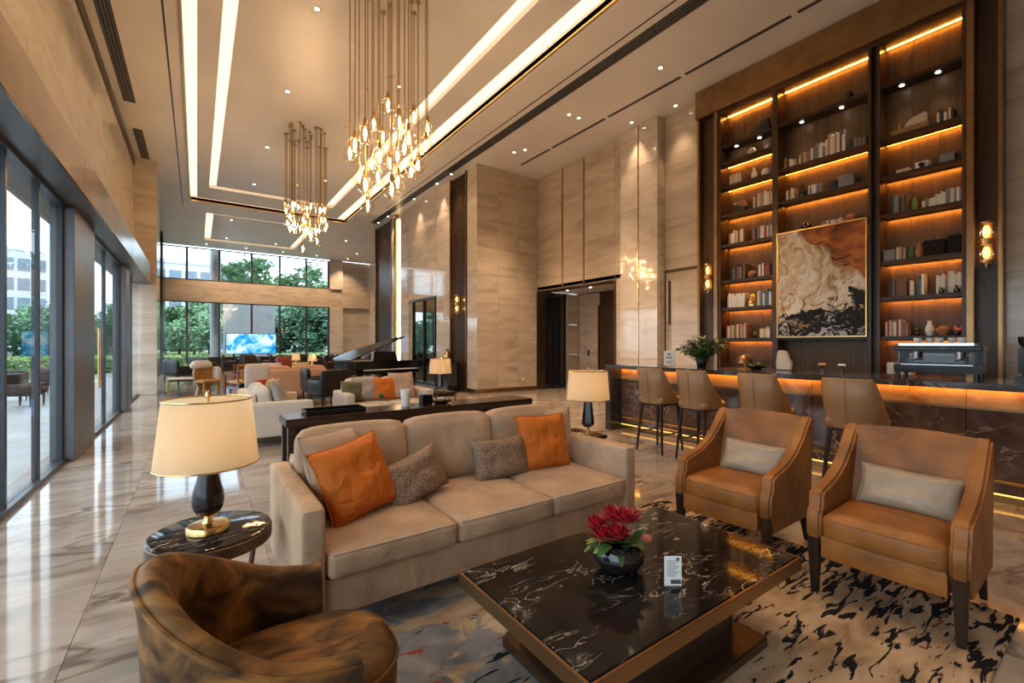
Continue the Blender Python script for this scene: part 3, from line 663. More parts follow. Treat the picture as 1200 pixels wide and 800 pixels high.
def pillow(name, label, mat, w, h, t, loc, rx, rz, ry=0, group=None, piping=None, cat='cushion', concave=.06):
    me = pillow_mesh(w, h, t, concave=concave).mesh(name, ang=80)
    o = put(name, me, mat, None, loc); o.rotation_euler = Euler((rx, ry, rz), 'XYZ'); tag(o, label, cat, group)
    if piping:
        pts = []; n = 14
        for k in range(4 * n):
            e, i = divmod(k, n); s = -1 + 2 * i / n; u, q = [(s, -1), (1, s), (-s, 1), (-1, -s)][e]
            pts.append((w / 2 * u * (1 - concave * (1 - q * q) * abs(u)), 0, h / 2 * q * (1 - concave * (1 - u * u) * abs(q))))
        MB().tube(pts, .004, 6, True).build('piping', piping, o)
    return o

def sofa(name, label, loc, rz, Wd, D, mat, seats, arm_w=.12, arm_h=.67, seat_h=.45, back_h=.72, cush_h=.87, feet=True, pip=None, group=None, legh=.13):
    t = thing(name, label, 'sofa', loc, rz, group); hw = Wd / 2
    MB().rbox(0, D * .5, legh + .095, Wd - .02, D - .04, .19, .02, 4).build('base', mat, t, ang=60)
    for s in (-1, 1):
        MB().rbox(s * (hw - arm_w / 2), D / 2, (legh + arm_h) / 2, arm_w, D, arm_h - legh, .025, 6, .006).build('arm', mat, t, ang=60)
    MB().rbox(0, D - .09, (legh + back_h) / 2, Wd - 2 * arm_w + .01, .17, back_h - legh, .03, 5).build('back', mat, t, ang=60)
    cw = (Wd - 2 * arm_w - .004) / seats; bd = .24
    for i in range(seats):
        cx = -hw + arm_w + .002 + cw * (i + .5); z0 = legh + .19
        c = MB().rbox(cx, (D - .17 - .03) / 2 - .01, (z0 + seat_h) / 2, cw - .006, D - .19, seat_h - z0, .028, 8, .022).build('seat_cushion', mat, t, ang=70)
        if pip:
            x0, x1, yf, zt = cx - cw / 2 + .02, cx + cw / 2 - .02, -.018 + .01, seat_h - .008
            pts = [(lerp(x0, x1, q / 12), yf - .009 * math.sin(PI * q / 12), zt + .003 * math.sin(PI * q / 12)) for q in range(13)]
            MB().tube(pts, .005, 6).build('piping', pip, c)
        b = MB().rbox(0, 0, 0, cw - .008, bd * .85, cush_h - seat_h + .03, .06, 8, .03).build('back_cushion', mat, t, ang=70, loc=(cx, D - .28, (cush_h + seat_h) / 2 + .01), rot=(-.17, 0, 0))
        if pip:
            zt = (cush_h - seat_h + .03) / 2 - .02; hwc = cw / 2 - .045
            pts = [(lerp(-hwc, hwc, q / 12), -bd * .42 + .02, zt + .006 * math.sin(PI * q / 12)) for q in range(13)]
            MB().tube(pts, .005, 6).build('piping', pip, b)
    if feet:
        for sx in (-1, 1):
            for y in (.08, D - .1): MB().taper((sx * (hw - .09), y, 0), (sx * (hw - .09), y, legh + .01), .035, .035, .05, .05).build('leg', 'leg_wood', t)
    return t
SX0, SX1, SYF = .38, 2.70, 2.22
RUGZ = .012
sofa('velvet_sofa', 'beige velvet three-seat sofa holding orange and speckled cushions, facing the black marble table', ((SX0 + SX1) / 2, SYF, RUGZ), 0, SX1 - SX0, 1.08, 'velvet', 3, pip='velvet_piping')
pillow('throw_pillow', 'beige throw pillow wedged behind the orange one at the lamp end of the sofa', 'beige_linen', .46, .46, .16, (.70, 2.83, .70), -.35, .55, 0, piping='velvet_piping')
pillow('throw_pillow', 'orange square throw pillow leaning at the sofa end beside the teardrop lamp', 'orange_silk', .45, .45, .17, (.745, 2.62, .68), -.38, .35, -.16, piping='orange_silk', concave=.09)
pillow('lumbar_pillow', 'speckled brown oblong cushion next to the orange pillow at the teardrop lamp end', 'speckled', .46, .30, .15, (1.14, 2.70, .60), -.35, .30, -.22, concave=.08)
pillow('lumbar_pillow', 'speckled brown oblong cushion in the middle of the sofa beside the upright orange pillow', 'speckled', .50, .31, .15, (1.85, 2.78, .60), -.3, .02, 0, concave=.08)
pillow('throw_pillow', 'orange square throw pillow standing at the sofa end near the bar', 'orange_silk', .45, .44, .16, (2.26, 2.78, .67), -.28, -.12, 0, piping='orange_silk', concave=.07)
pillow('throw_pillow', 'beige throw pillow behind the orange one, against the sofa arm near the bar', 'beige_linen', .47, .46, .17, (2.44, 2.94, .68), -.28, -.25, 0, piping='velvet_piping')

# rug
tag(MB().box(.47, 3.54, .39, 2.62, 0, .012).build('area_rug', 'rug', None, .004), 'abstract grey and tan rug with black streaks under the coffee table', 'rug')

# coffee table
ct = thing('coffee_table', 'black marble coffee table with white veins and bronze rim carrying red flowers', 'table', (1.685, 1.39, RUGZ))
hx, hy, th = .715, .42, .42 - RUGZ
MB().box(-hx + .012, hx - .012, -hy + .012, hy - .012, th - .03, th).build('top', 'black_marble', ct, .004)
for a in ((-hx, hx, -hy, -hy + .012), (-hx, hx, hy - .012, hy), (-hx, -hx + .012, -hy + .012, hy - .012), (hx - .012, hx, -hy + .012, hy - .012)):
    MB().box(*a, th - .065, th - .004).build('rim', 'bronze', ct, .002)
MB().box(-hx + .012, hx - .012, -hy + .012, hy - .012, th - .06, th - .03).build('under_board', 'dark_wood', ct)
MB().box(-.46, .36, -.27, .29, .05, th - .06).build('pedestal', 'dark_wood', ct, .004)
MB().box(.36, .372, -.27, .29, .05, th - .06).build('pedestal_trim', 'bronze', ct)
MB().box(-.50, .53, -.35, .38, 0, .05).build('plinth', 'dark_bronze', ct, .006)

# flower bowl
TZ = .42
def leafy(m, c, L, wd, yaw, pitch, curl=.3, n=5):     # one leaf: a folded strip
    v = []; f = []
    for i in range(n + 1):
        s = i / n; half = wd / 2 * math.sin(PI * (s * .86 + .10)) ** .8; r = L * s; z = r * math.sin(pitch) - curl * L * s * s
        x = r * math.cos(pitch)
        for q, dz in ((-1, .18), (0, 0), (1, .18)):
            px, py, pz = x, q * half, z + dz * half
            v.append((c[0] + px * math.cos(yaw) - py * math.sin(yaw), c[1] + px * math.sin(yaw) + py * math.cos(yaw), c[2] + pz))
    for i in range(n):
        for q in (0, 1): a = i * 3 + q; f.append((a, a + 1, a + 4, a + 3))
    return m.add(v, f)
fb = thing('flower_bowl', 'round black glazed bowl on the black marble coffee table', 'bowl', (1.58, 1.40, TZ))
MB().lathe([(.05, 0), (.085, .012), (.115, .05), (.12, .075), (.108, .11), (.088, .128), (.084, .126), (.1, .108), (.11, .075), (.1, .045), (.0001, .02)], 32).build('bowl', 'black_ceramic', fb)
fl = thing('flower_arrangement', 'bunch of deep red flowers with green leaves in the black bowl', 'flowers', (1.58, 1.40, TZ + .105))
def bloom(c, r, mat):
    m = MB()
    for k in range(26):
        yaw = k * 2.39996; el = 1.5 - 1.6 * (k / 26); s = r * (.55 + .5 * k / 26)
        v = []; cc = Vector(c) + Vector((math.cos(yaw) * math.cos(el), math.sin(yaw) * math.cos(el), math.sin(el))) * r * .45
        leafy(m, (cc.x, cc.y, cc.z - r * .25), s, s * .85, yaw, el * .75 + .35, -.25, 3)
    return m.build('bloom', mat, fl, ang=80)
for c in ((-.075, .055, .085), (-.055, -.045, .075), (0, .02, .115), (.05, .075, .10), (.075, .0, .105), (.02, -.02, .12), (-.1, .0, .065), (.10, .06, .085)): bloom(c, .052, 'flower_red')
bloom((.085, -.085, .035), .026, 'flower_pink')
for k in range(34):
    m = MB(); a = random.uniform(0, 2 * PI); rr = random.uniform(.02, .07)
    leafy(m, (rr * math.cos(a), rr * math.sin(a), .0 + random.uniform(0, .03)), random.uniform(.08, .13), random.uniform(.03, .055), a, random.uniform(.1, .9), random.uniform(.2, .7))
    m.build('leaf', random.choice(['leaf_green', 'leaf_green', 'leaf_lime']), fl, ang=80)
# table card
cd = thing('table_card', 'small white printed card in a clear stand beside the flower bowl', 'card', (1.655, 1.165, TZ), -.62)
MB().box(-.04, .04, -.025, .03, 0, .004).build('stand_foot', 'clear_glass', cd)
MB().box(-.036, .036, -.002, .002, .004, .128).build('card', 'card_white', cd)
for i in range(9): MB().box(-.026, .026 - (i % 3) * .008, -.0032, -.0022, .108 - i * .008, .111 - i * .008).build('printed_line', 'print_grey', cd)
MB().lathe([(.007, 0), (.007, .001)], 12).build('emblem', 'print_dark', cd, loc=(.02, -.0023, .117), rot=(PI / 2, 0, 0))
MB().box(-.010, .033, -.0032, -.0022, .012, .030).build('dark_panel', 'print_dark', cd)

# ------------------------------------------------------------------ cognac armchairs (face -x)
def armchair(label, loc, rz):
    t = thing('leather_armchair', label, 'armchair', loc, rz)
    # local: front at -y, width along x
    Wc, D = .68, .72
    prof = [(.0, .33), (.0, .44), (.012, .475), (.035, .50), (.035, .555), (.05, .58), (.09, .592), (.26, .625), (.40, .685), (.52, .775), (.60, .86), (.645, .905), (.69, .912), (.71, .88), (.66, .20), (.06, .215)]
    for s in (-1, 1):
        x0 = s * (Wc / 2); x1 = s * (Wc / 2 - .075)
        pl = [(a, b) for a, b in prof]
        m = MB(); m.prism([(a, b) for a, b in pl], min(x0, x1), max(x0, x1), 'yz'); m.build('arm', 'leather', t, .016, 3, ang=50)
    n = 10; m = MB(); v = []; f = []
    hw = Wc / 2 - .06
    for j in range(9):          # curved inner back
        s = j / 8; z = lerp(.40, .905, s); y0 = lerp(.50, .635, s)
        for i in range(n + 1):
            u = -1 + 2 * i / n; zz = z + (0.012 * (1 - u * u) if j == 8 else 0)
            v.append((u * hw, y0 + .045 * (1 - u * u) - .02 * math.sin(PI * s) * (1 - u * u), zz))
    for j in range(9):
        s = 1 - j / 8; z = lerp(.20, .90, s); y0 = lerp(.62, .70, s)
        for i in range(n + 1):
            u = -1 + 2 * i / n; v.append((u * hw, y0 + .03 * (1 - u * u), z + (.014 * (1 - u * u) if j == 0 else 0)))
    for j in range(17):
        for i in range(n): a = j * (n + 1) + i; f.append((a, a + 1, a + n + 2, a + n + 1))
    f += [tuple(reversed([j * (n + 1) for j in range(18)])), tuple(j * (n + 1) + n for j in range(18)), tuple(range(n, -1, -1))[::-1] + tuple(17 * (n + 1) + i for i in range(n, -1, -1))]
    m.add(v, f); m.build('backrest', 'leather', t, ang=60)
    MB().rbox(0, .30, .285, Wc - .15, .62, .13, .015, 3).build('seat_rail', 'leather', t)
    c = MB().rbox(0, .275, .395, Wc - .15 - .006, .56, .145, .035, 8, .028).build('seat_cushion', 'leather', t, ang=70)
    MB().tube([(lerp(-.25, .25, q / 10), -.012 - .008 * math.sin(PI * q / 10), .45) for q in range(11)], .004, 6).build('seam', 'leather', c)
    for s in (-1, 1):
        m = MB(); x = s * (Wc / 2 - .036)
        m.taper((x, .035, 0), (x, .032, .335), .034, .034, .062, .06); m.build('leg', 'leg_wood', t, .004)
        m = MB(); m.taper((x - s * .005, .70, 0), (x - s * .01, .63, .24), .03, .03, .048, .05); m.build('leg', 'leg_wood', t, .004)
    return t
armchair('cognac leather armchair with dark legs set between the coffee table and bar stools', (2.95, 1.715, RUGZ), -PI / 2 + .04)
armchair('cognac leather armchair with dark legs on the black-streaked end of the rug', (2.92, .815, RUGZ), -PI / 2 + .03)
pillow('lumbar_pillow', 'silvery oblong cushion on the armchair between coffee table and bar stools', 'silver_silk', .46, .24, .13, (3.40, 1.70, .595), -.42, -PI / 2 + .05, .03, piping='silver_silk')
pillow('lumbar_pillow', 'silvery oblong cushion on the armchair at the black-streaked rug end', 'silver_silk', .47, .24, .13, (3.37, .80, .595), -.42, -PI / 2 + .05, .03, piping='silver_silk')

# ------------------------------------------------------------------ barrel chair in brown suede (faces +x)
def barrel_chair():
    t = thing('barrel_chair', 'brown suede barrel chair with piped rim beside the black coffee table', 'armchair', (.195, 1.58, 0), -.04)
    n = 40; PH = 2.02; m = MB(); v = []; f = []; rimpts = []
    def hgt(p): return .575 + .255 * (.5 + .5 * math.cos(min(PI, abs(p) * 1.42))) ** 1.1
    prof_n = 0
    for i in range(n + 1):
        p = -PH + 2 * PH * i / n; h = hgt(p); a = PI + p; ca, sa = math.cos(a), math.sin(a)
        ex = 1.0
        R0 = .335
        front = max(0, (abs(p) - PI / 2) / (PH - PI / 2))     # arms run straight forward
        def pt(r, z):
            if abs(p) > PI / 2:
                s_ = math.copysign(1, -sa) if False else (1 if sa > 0 else -1)
                return (.19 * front, s_ * r, z)
            return (r * ca * ex, r * sa, z)
        ring_ = [(R0 - .06, .06), (R0 - .025, .25), (R0 - .006, h - .10), (R0 + .002, h - .03), (R0 - .006, h - .004), (R0 - .03, h + .012), (R0 - .05, h + .006), (R0 - .075, h - .03), (R0 - .085, h - .12), (R0 - .088, lerp(h, .40, .75)), (R0 - .09, .34), (R0 - .10, .06)]
        prof_n = len(ring_)
        for r, z in ring_: v.append(pt(r, z))
        rimpts.append(pt(R0 + .001, h - .012))
    for i in range(n):
        for j in range(prof_n - 1): a = i * prof_n + j; f.append((a, a + prof_n, a + prof_n + 1, a + 1))
    f += [tuple(range(prof_n)), tuple(n * prof_n + j for j in range(prof_n - 1, -1, -1))]
    m.add(v, f); m.build('shell', 'suede', t, ang=70)
    MB().tube(rimpts, .009, 8).build('piping', 'suede', t)
    # seat cushion: rounded front
    m = MB(); v = []; f = []; N = 44; rings = [(.0, .455, 0), (.5, .457, 0), (.85, .45, 0), (.95, .437, 0), (1.0, .41, 0), (1.0, .33, 0), (.97, .29, 0), (.9, .28, 0)]
    outl = []
    for k in range(N):
        a = 2 * PI * k / N; c_, s_ = math.cos(a), math.sin(a); e = .75
        x = math.copysign(abs(c_) ** e, c_) * .30 + .075; y = math.copysign(abs(s_) ** e, s_) * .243; outl.append((x, y))
    v.append((.07, 0, .457))
    for (q, z, _) in rings[1:]:
        for (x, y) in outl: v.append((.07 + (x - .07) * q, y * q, z))
    for k in range(N): f.append((0, 1 + k, 1 + (k + 1) % N))
    for r in range(len(rings) - 2):
        for k in range(N): a = 1 + r * N + k; b = 1 + r * N + (k + 1) % N; f.append((a, a + N, b + N, b))
    f.append(tuple(1 + (len(rings) - 2) * N + k for k in range(N)))
    m.add(v, f); c = m.build('seat_cushion', 'suede', t, ang=60)
    MB().tube([(.07 + (x - .07) * 1.0, y * 1.0, .418) for x, y in outl], .006, 6, True).build('piping', 'suede', c)
    MB().lathe([(.22, 0), (.22, .06), (.25, .075)], 32, (.03, 0, 0)).build('swivel_base', 'leg_wood', t)
    MB().rbox(.09, 0, .18, .44, .46, .22, .04, 4).build('seat_base', 'suede', t)
barrel_chair()

# ------------------------------------------------------------------ lamps and side tables
def lamp_shade(t, r0, r1, z0, z1, sx=1.0):
    n = 48; m = MB(); m.lathe([(r0, z0), (r1, z1)], n, sx=sx); m.f = [q for q in m.f if len(q) == 4]
    s = m.build('shade', 'lamp_shade', t, ang=80)
    for r, z in ((r0, z0), (r1, z1)):
        MB().tube([(r * sx * math.cos(2 * PI * k / n), r * math.sin(2 * PI * k / n), z) for k in range(n)], .004, 6, True).build('shade_edge', 'brass', s)
    MB().tube([(-r1 * sx, 0, z1 - .02), (r1 * sx, 0, z1 - .02)], .003, 6).tube([(0, -r1, z1 - .02), (0, r1, z1 - .02)], .003, 6).build('shade_spider', 'brass', s)
    return s
def bulb_in(t, z, power):
    b = MB().lathe([(.012, -.05), (.016, -.02), (.03, .01), (.033, .03), (.022, .055), (.0001, .066)], 16, (0, 0, z)).build('bulb', 'lamp_bulb', t)
    light('POINT', 'bulb_light', (0, 0, z + .02), power, (1, .66, .33), .035, parent=t)
st = thing('side_table', 'round black glass side table with bronze edge under the teardrop lamp', 'table', (.06, 2.72, 0))
MB().lathe([(.255, .50), (.262, .503), (.262, .515), (.25, .52), (.0001, .52)], 48).build('top', 'black_marble', st)
MB().lathe([(.262, .445), (.268, .45), (.268, .502), (.262, .506), (.25, .5), (.25, .45)], 48).build('apron', 'dark_bronze', st)
for k in range(3):
    a = 2 * PI * k / 3 + .5
    MB().tube([(.24 * math.cos(a), .24 * math.sin(a), .46), (.2 * math.cos(a), .2 * math.sin(a), .22), (.22 * math.cos(a), .22 * math.sin(a), .0)], .014, 8).build('leg', 'dark_bronze', st)
MB().lathe([(.19, .1), (.19, .115)], 32).build('lower_shelf', 'dark_wood', st)
tl = thing('table_lamp', 'table lamp with black teardrop body and cream drum shade on round side table', 'lamp', (.045, 2.70, .52))
MB().lathe([(.088, 0), (.092, .005), (.092, .028), (.086, .036), (.03, .042)], 40).build('base', 'brass', tl)
MB().lathe([(.028, .04), (.02, .05), (.018, .075), (.026, .085)], 24).build('stem', 'brass', tl)
MB().lathe([(.024, .08), (.05, .092), (.066, .12), (.07, .155), (.064, .2), (.05, .25), (.038, .3), (.032, .34), (.0001, .342)], 40).build('body', 'lamp_body', tl)
MB().lathe([(.014, .34), (.014, .41)], 16).build('neck', 'brass', tl); MB().lathe([(.006, .4), (.004, .66), (.012, .665), (.014, .68), (.006, .695), (.0001, .70)], 12).build('finial', 'brass', tl)
lamp_shade(tl, .222, .188, .335, .655); bulb_in(tl, .46, LAMP_W)
def faceted_lamp(label, loc, zt=0, group=None):
    t = thing('table_lamp', label, 'lamp', loc, .3, group)
    MB().box(-.075, .075, -.075, .075, 0, .018).build('base', 'brass', t, .003)
    MB().lathe([(.012, .018), (.012, .07), (.03, .075)], 12).build('stem', 'brass', t)
    MB().lathe([(.04, .072), (.062, .10), (.038, .325), (.0001, .33)], 6).build('body', 'lamp_body', t, smooth=False)
    MB().lathe([(.02, .325), (.02, .35), (.01, .352), (.01, .42)], 12).build('neck', 'brass', t); MB().lathe([(.005, .4), (.005, .635), (.012, .645), (.0001, .66)], 12).build('finial', 'brass', t)
    lamp_shade(t, .21, .19, .345, .625); bulb_in(t, .47, LAMP_W)
    return t
def small_table(name, label, x, y, h, w, d, top='dark_wood'):
    t = thing(name, label, 'table', (x, y, 0))
    MB().box(-w / 2, w / 2, -d / 2, d / 2, h - .03, h).build('top', top, t, .004); MB().box(-w / 2 + .02, w / 2 - .02, -d / 2 + .02, d / 2 - .02, h - .08, h - .03).build('apron', 'dark_wood', t)
    for sx in (-1, 1):
        for sy in (-1, 1): MB().taper((sx * (w / 2 - .03), sy * (d / 2 - .03), 0), (sx * (w / 2 - .03), sy * (d / 2 - .03), h - .03), .025, .025, .035, .035).build('leg', 'dull_brass', t)
    return t
small_table('side_table', 'small dark square side table behind the sofa arm near the bar', 3.06, 3.28, .56, .46, .46)
faceted_lamp('table lamp with faceted black body and cream shade behind the sofa arm near the bar', (3.17, 3.2, .56))
# ------------------------------------------------------------------ bar
BX, BP, BY0, BY1, BH = 5.70, 5.97, -1.6, 5.35, 1.10
bar = thing('bar_counter', 'long dark marble bar counter glowing amber under its top', 'bar', (6.2, 1.9, 0))
def bl(x, y, z=0): return x - 6.2, y - 1.9
bx0, bx1 = BX - 6.2, 6.65 - 6.2; by0, by1 = BY0 - 1.9, BY1 - 1.9; bp = BP - 6.2
MB().box(bx0, bx1, by0, by1, BH - .06, BH).build('worktop', 'bar_marble', bar, .004)
MB().box(bx0 + .01, bx1, by1 - .12, by1, 0, BH - .06).build('end_panel', 'bar_marble', bar, .003)
pyy = [by0, -2.2, -.9, .4, 1.7, by1 - .12]
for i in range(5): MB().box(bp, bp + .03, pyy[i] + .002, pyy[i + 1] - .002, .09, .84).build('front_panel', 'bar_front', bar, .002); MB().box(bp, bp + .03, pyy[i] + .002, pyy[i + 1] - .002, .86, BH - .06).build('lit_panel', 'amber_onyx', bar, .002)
MB().box(bp - .03, bp + .03, by0, by1 - .12, .84, .86).build('ledge', 'bronze', bar, .003); MB().box(bp + .03, bx1 - .05, by0, by1 - .12, .09, BH - .06).build('carcass', 'dark_wood', bar)
MB().box(bp + .05, bx1 - .05, by0, by1 - .12, 0, .09).build('plinth', 'bronze', bar)
MB().box(bp - .05, bp - .02, by0, by1 - .13, BH - .075, BH - .062).build('light_strip', 'led_bar', bar)
MB().box(bp - .0, bp + .03, by0, by1 - .13, .075, .088).build('toe_light_strip', 'led_toe', bar)
MB().tube([(bp - .10, by0, .22), (bp - .10, by1 - .15, .22)], .018).build('foot_rail', 'brass', bar)
for y in (-3, -1.8, -.6, .6, 1.8, 3.0): MB().tube([(bp - .10, y, .22), (bp, y, .22)], .01).build('rail_bracket', 'brass', bar)
# bar stools (sitter faces +x)
def bar_stool(label, loc, rz):
    t = thing('bar_stool', label, 'stool', loc, rz, 'bar stools'); SH = .70
    n = 30; PH = 1.95; m = MB(); v = []; f = []; k = 0
    for i in range(n + 1):
        p = -PH + 2 * PH * i / n; a = PI + p; u = min(1, max(0, (abs(p) - .85) / (PH - .85))); h = lerp(1.125, .735, u ** .8 if u < 1 else 1) + .006 * math.cos(p)
        def pt(r, z, g):
            R = r + g; e = .72; c_, s_ = math.cos(a), math.sin(a)
            return (math.copysign(abs(c_) ** e, c_) * R * .98, math.copysign(abs(s_) ** e, s_) * R, z)
        fl = .045 * ((h - .66) / .46)
        ring_ = [(.215, .655, 0), (.222, .72, 0), (.222, lerp(.72, h, .5), fl * .5), (.222, h - .012, fl), (.212, h, fl), (.196, h - .004, fl), (.188, h - .02, fl), (.19, lerp(.72, h, .5), fl * .5), (.19, .70, 0), (.19, .655, 0)]
        k = len(ring_)
        for r, z, g in ring_: v.append(pt(r, z, g))
    for i in range(n):
        for j in range(k - 1): q = i * k + j; f.append((q, q + k, q + k + 1, q + 1))
    f += [tuple(range(k)), tuple(n * k + j for j in range(k - 1, -1, -1))]
    m.add(v, f); b = m.build('backrest', 'stool_leather', t, ang=60)
    MB().tube([(-.226, 0, .67), (-.245, 0, .9), (-.262, 0, 1.10)], .003, 6).build('seam', 'stool_leather', b)
    MB().rbox(.03, 0, .70, .46, .40, .10, .045, 7, .015).build('seat', 'stool_leather', t, ang=70)
    MB().box(-.18, .2, -.17, .17, .625, .655).build('seat_frame', 'leg_wood', t, .005)
    for sx, x in ((-1, -.16), (1, .19)):
        for sy in (-1, 1): MB().taper((x + sx * .05, sy * .205, 0), (x, sy * .155, .64), .022, .022, .038, .038).build('leg', 'leg_wood', t, .003)
    MB().tube([(.22, -.185, .25), (.22, .185, .25)], .011).build('footrest', 'brass', t)
    for sy in (-1, 1): MB().tube([(-.195, sy * .185, .25), (.22, sy * .185, .25)], .010).build('stretcher', 'leg_wood', t)
    MB().tube([(-.195, -.185, .25), (-.195, .185, .25)], .010).build('stretcher', 'leg_wood', t)
    return t
s0 = bar_stool('tan leather bar stool, the one closest to the veined end panel of the bar', (5.17, 3.86, 0), .0)
clone(s0, (5.17, 3.24, 0), -.04, 'tan leather bar stool, second from the veined end panel of the bar')
clone(s0, (5.19, 2.46, 0), -.05, 'tan leather bar stool behind the cognac armchair, third from the veined bar end')
clone(s0, (5.17, 1.62, 0), -.03, 'tan leather bar stool farthest from the veined bar end, behind both armchairs')
# things on the bar
mc = thing('menu_card', 'white printed menu card standing on the bar counter end', 'card', (6.0, 4.28, BH + .005), 1.1 - PI / 2 - .2)
MB().box(-.085, .085, -.004, .004, .01, .24).build('card', 'card_white', mc)
mc.rotation_euler = (-.12, 0, -.75)
for i in range(4): MB().box(-.05, .05 - .012 * (i % 2), -.0055, -.0042, .08 - i * .012, .085 - i * .012).build('printed_line', 'print_grey', mc)
MB().box(-.055, .045, -.0055, -.0042, .125, .145).build('printed_heading', 'print_grey', mc); MB().box(-.03, .02, -.0055, -.0042, .17, .205).build('printed_mark', 'print_grey', mc)
MB().box(-.09, .09, -.03, .03, 0, .012).build('stand', 'clear_glass', mc)
def potted_plant(name, label, loc, h, n, spread, leafmat, potr=.07, poth=.12, potmat='black_ceramic', frond=True, cat='plant', group=None):
    t = thing(name, label, cat, loc, 0, group)
    MB().lathe([(potr * .75, 0), (potr, poth * .6), (potr * .95, poth), (potr * .8, poth), (potr * .8, poth * .85), (.0001, poth * .85)], 20).build('pot', potmat, t)
    for k in range(n):
        a = k * 2.4 + random.uniform(-.3, .3); el = random.uniform(.5, 1.35); L = h * random.uniform(.6, 1.0)
        m = MB(); pts = []
        for q in range(6):
            s = q / 5; rr = spread * s * math.cos(el) * 1.3; pts.append((rr * math.cos(a), rr * math.sin(a), poth * .8 + L * s * math.sin(el) * (1 - .28 * s)))
        if frond:
            m.tube(pts, .0025, 4); stem = m.build('stem', leafmat, t); lm = MB()
            for q in range(1, 6):
                for sd in (-1, 1):
                    for e in (0, .5):
                        s = q - e; i0 = int(min(4, s)); fr = s - i0; p = Vector(pts[i0]).lerp(Vector(pts[min(5, i0 + 1)]), fr)
                        leafy(lm, p, L * random.uniform(.16, .26), L * .075, a + sd * random.uniform(.7, 1.3), random.uniform(-.2, .5), .35, 3)
            lm.build('leaflets', leafmat, stem, ang=80)
        else:
            leafy(m, (0, 0, poth * .8), L, L * .18, a, el, .4, 5); m.build('leaf', leafmat, t, ang=80)
    return t
potted_plant('potted_fern', 'bushy green fern in a dark pot standing on the bar', (6.28, 3.92, BH), .56, 44, .30, 'leaf_green', .08, .13)
sc = thing('stone_sculpture', 'rough cream stone slab sculpture standing on the bar', 'sculpture', (6.45, 2.82, BH))
m = MB(); m.prism([(-.09, 0), (.09, 0), (.095, .1), (.085, .2), (.07, .27), (.0, .26), (-.05, .24), (-.06, .16), (-.10, .11)], -.03, .03, 'yz'); m.build('slab', 'stone_cream', sc, .012, 2); MB().box(-.05, .05, -.1, .1, -.0, .012).build('foot', 'black_metal', sc)
db = thing('fruit_dish', 'low dark dish piled with green and yellow leaves on the bar', 'dish', (6.35, 3.14, BH))
MB().lathe([(.06, 0), (.065, .01), (.15, .045), (.155, .05), (.14, .048), (.0001, .02)], 28).build('dish', 'black_ceramic', db)
for k in range(22):
    a = k * 2.4; m = MB(); leafy(m, (.05 * math.cos(a), .05 * math.sin(a), .04), random.uniform(.07, .14), .05, a, random.uniform(.1, 1.2), .4, 4); m.build('leaf', random.choice(['leaf_lime', 'leaf_green', 'flower_yellow']), db, ang=80)
cl = thing('copper_cloche_lamp', 'copper dome lamp glowing behind the fern end of the bar', 'lamp', (8.28, 4.3, .90))
MB().lathe([(.07, 0), (.07, .02), (.012, .025), (.012, .22)], 20).build('stand', 'brass', cl); MB().lathe([(.14, .2), (.13, .27), (.09, .33), (.03, .36), (.0001, .365)], 28).build('dome', 'bronze', cl)
light('POINT', 'dome_light', (-.0, 0, .23), 3, WARM2, .03, parent=cl)
# small flower jars and cups
for (x, y, lb, fm) in ((6.3, 2.32, 'little glass jar of pink flowers on the bar beside the stone sculpture', 'flower_pink'), (6.32, 2.12, 'little glass jar of white buds on the bar opposite the painting', 'card_white')):
    j = thing('flower_jar', lb, 'flowers', (x, y, BH)); MB().lathe([(.03, 0), (.034, .05), (.026, .07), (.022, .07), (.0001, .01)], 16).build('jar', 'clear_glass', j)
    for k in range(9):
        a = k * 2.4; m = MB(); leafy(m, (0, 0, .05), .07, .03, a, .8, .3, 3); m.build('leaf', 'leaf_green', j, ang=80)
        m = MB(); m.lathe([(.0001, -.014), (.014, 0), (.0001, .014)], 8, (.03 * math.cos(a), .03 * math.sin(a), .10)); m.build('bud', fm, j)
# espresso machine
em = thing('espresso_machine', 'black and steel espresso machine standing on the bar counter', 'coffee machine', (6.36, 1.27, BH), -PI / 2 + .06); em.scale = (.82, .9, .9)
MB().box(-.40, .40, -.24, .24, .06, .15).build('drip_body', 'black_gloss', em, .012); MB().box(-.40, .40, .0, .24, .15, .30).build('boiler_body', 'black_gloss', em, .012)
MB().box(-.42, .42, -.22, .24, .30, .37).build('head', 'black_gloss', em, .02, 3); MB().box(-.36, .34, -.2, .2, .37, .40).build('cup_tray', 'steel', em, .006)
for x in (-.2, .2):
    g = MB().lathe([(.035, .22), (.04, .30)], 16, (x, -.1, 0)).build('group_head', 'steel', em); MB().tube([(x, -.1, .215), (x, -.3, .205)], .014).build('portafilter', 'black_metal', g)
MB().box(-.33, .33, -.235, -.05, .15, .158).build('drip_grate', 'steel', em); MB().box(-.30, .30, -.015, -.001, .17, .28).build('back_splash', 'smoked_glass', em)
for x in (-.34, .34): MB().tube([(x, -.2, .32), (x, -.27, .24), (x, -.27, .15)], .007).build('steam_wand', 'steel', em)
for x in (-.36, .36):
    for y in (-.2, .2): MB().cyl((x, y, 0), .022, 0, .06).build('foot', 'black_metal', em)
gr = thing('coffee_grinder', 'dark tall coffee grinder with curved hood next to the espresso machine', 'grinder', (6.38, .66, BH))
MB().box(-.1, .1, -.075, .075, 0, .05).build('base', 'black_gloss', gr, .01); MB().box(-.02, .1, -.06, .06, .05, .33).build('body', 'black_gloss', gr, .02); MB().lathe([(.03, .3), (.06, .36), (.065, .42), (.0001, .43)], 20, (.03, 0, 0)).build('hopper', 'smoked_glass', gr)
cups = MB().lathe([(.022, 0), (.034, .03), (.036, .055), (.033, .055), (.03, .03), (.0001, .008)], 16).mesh('cup')
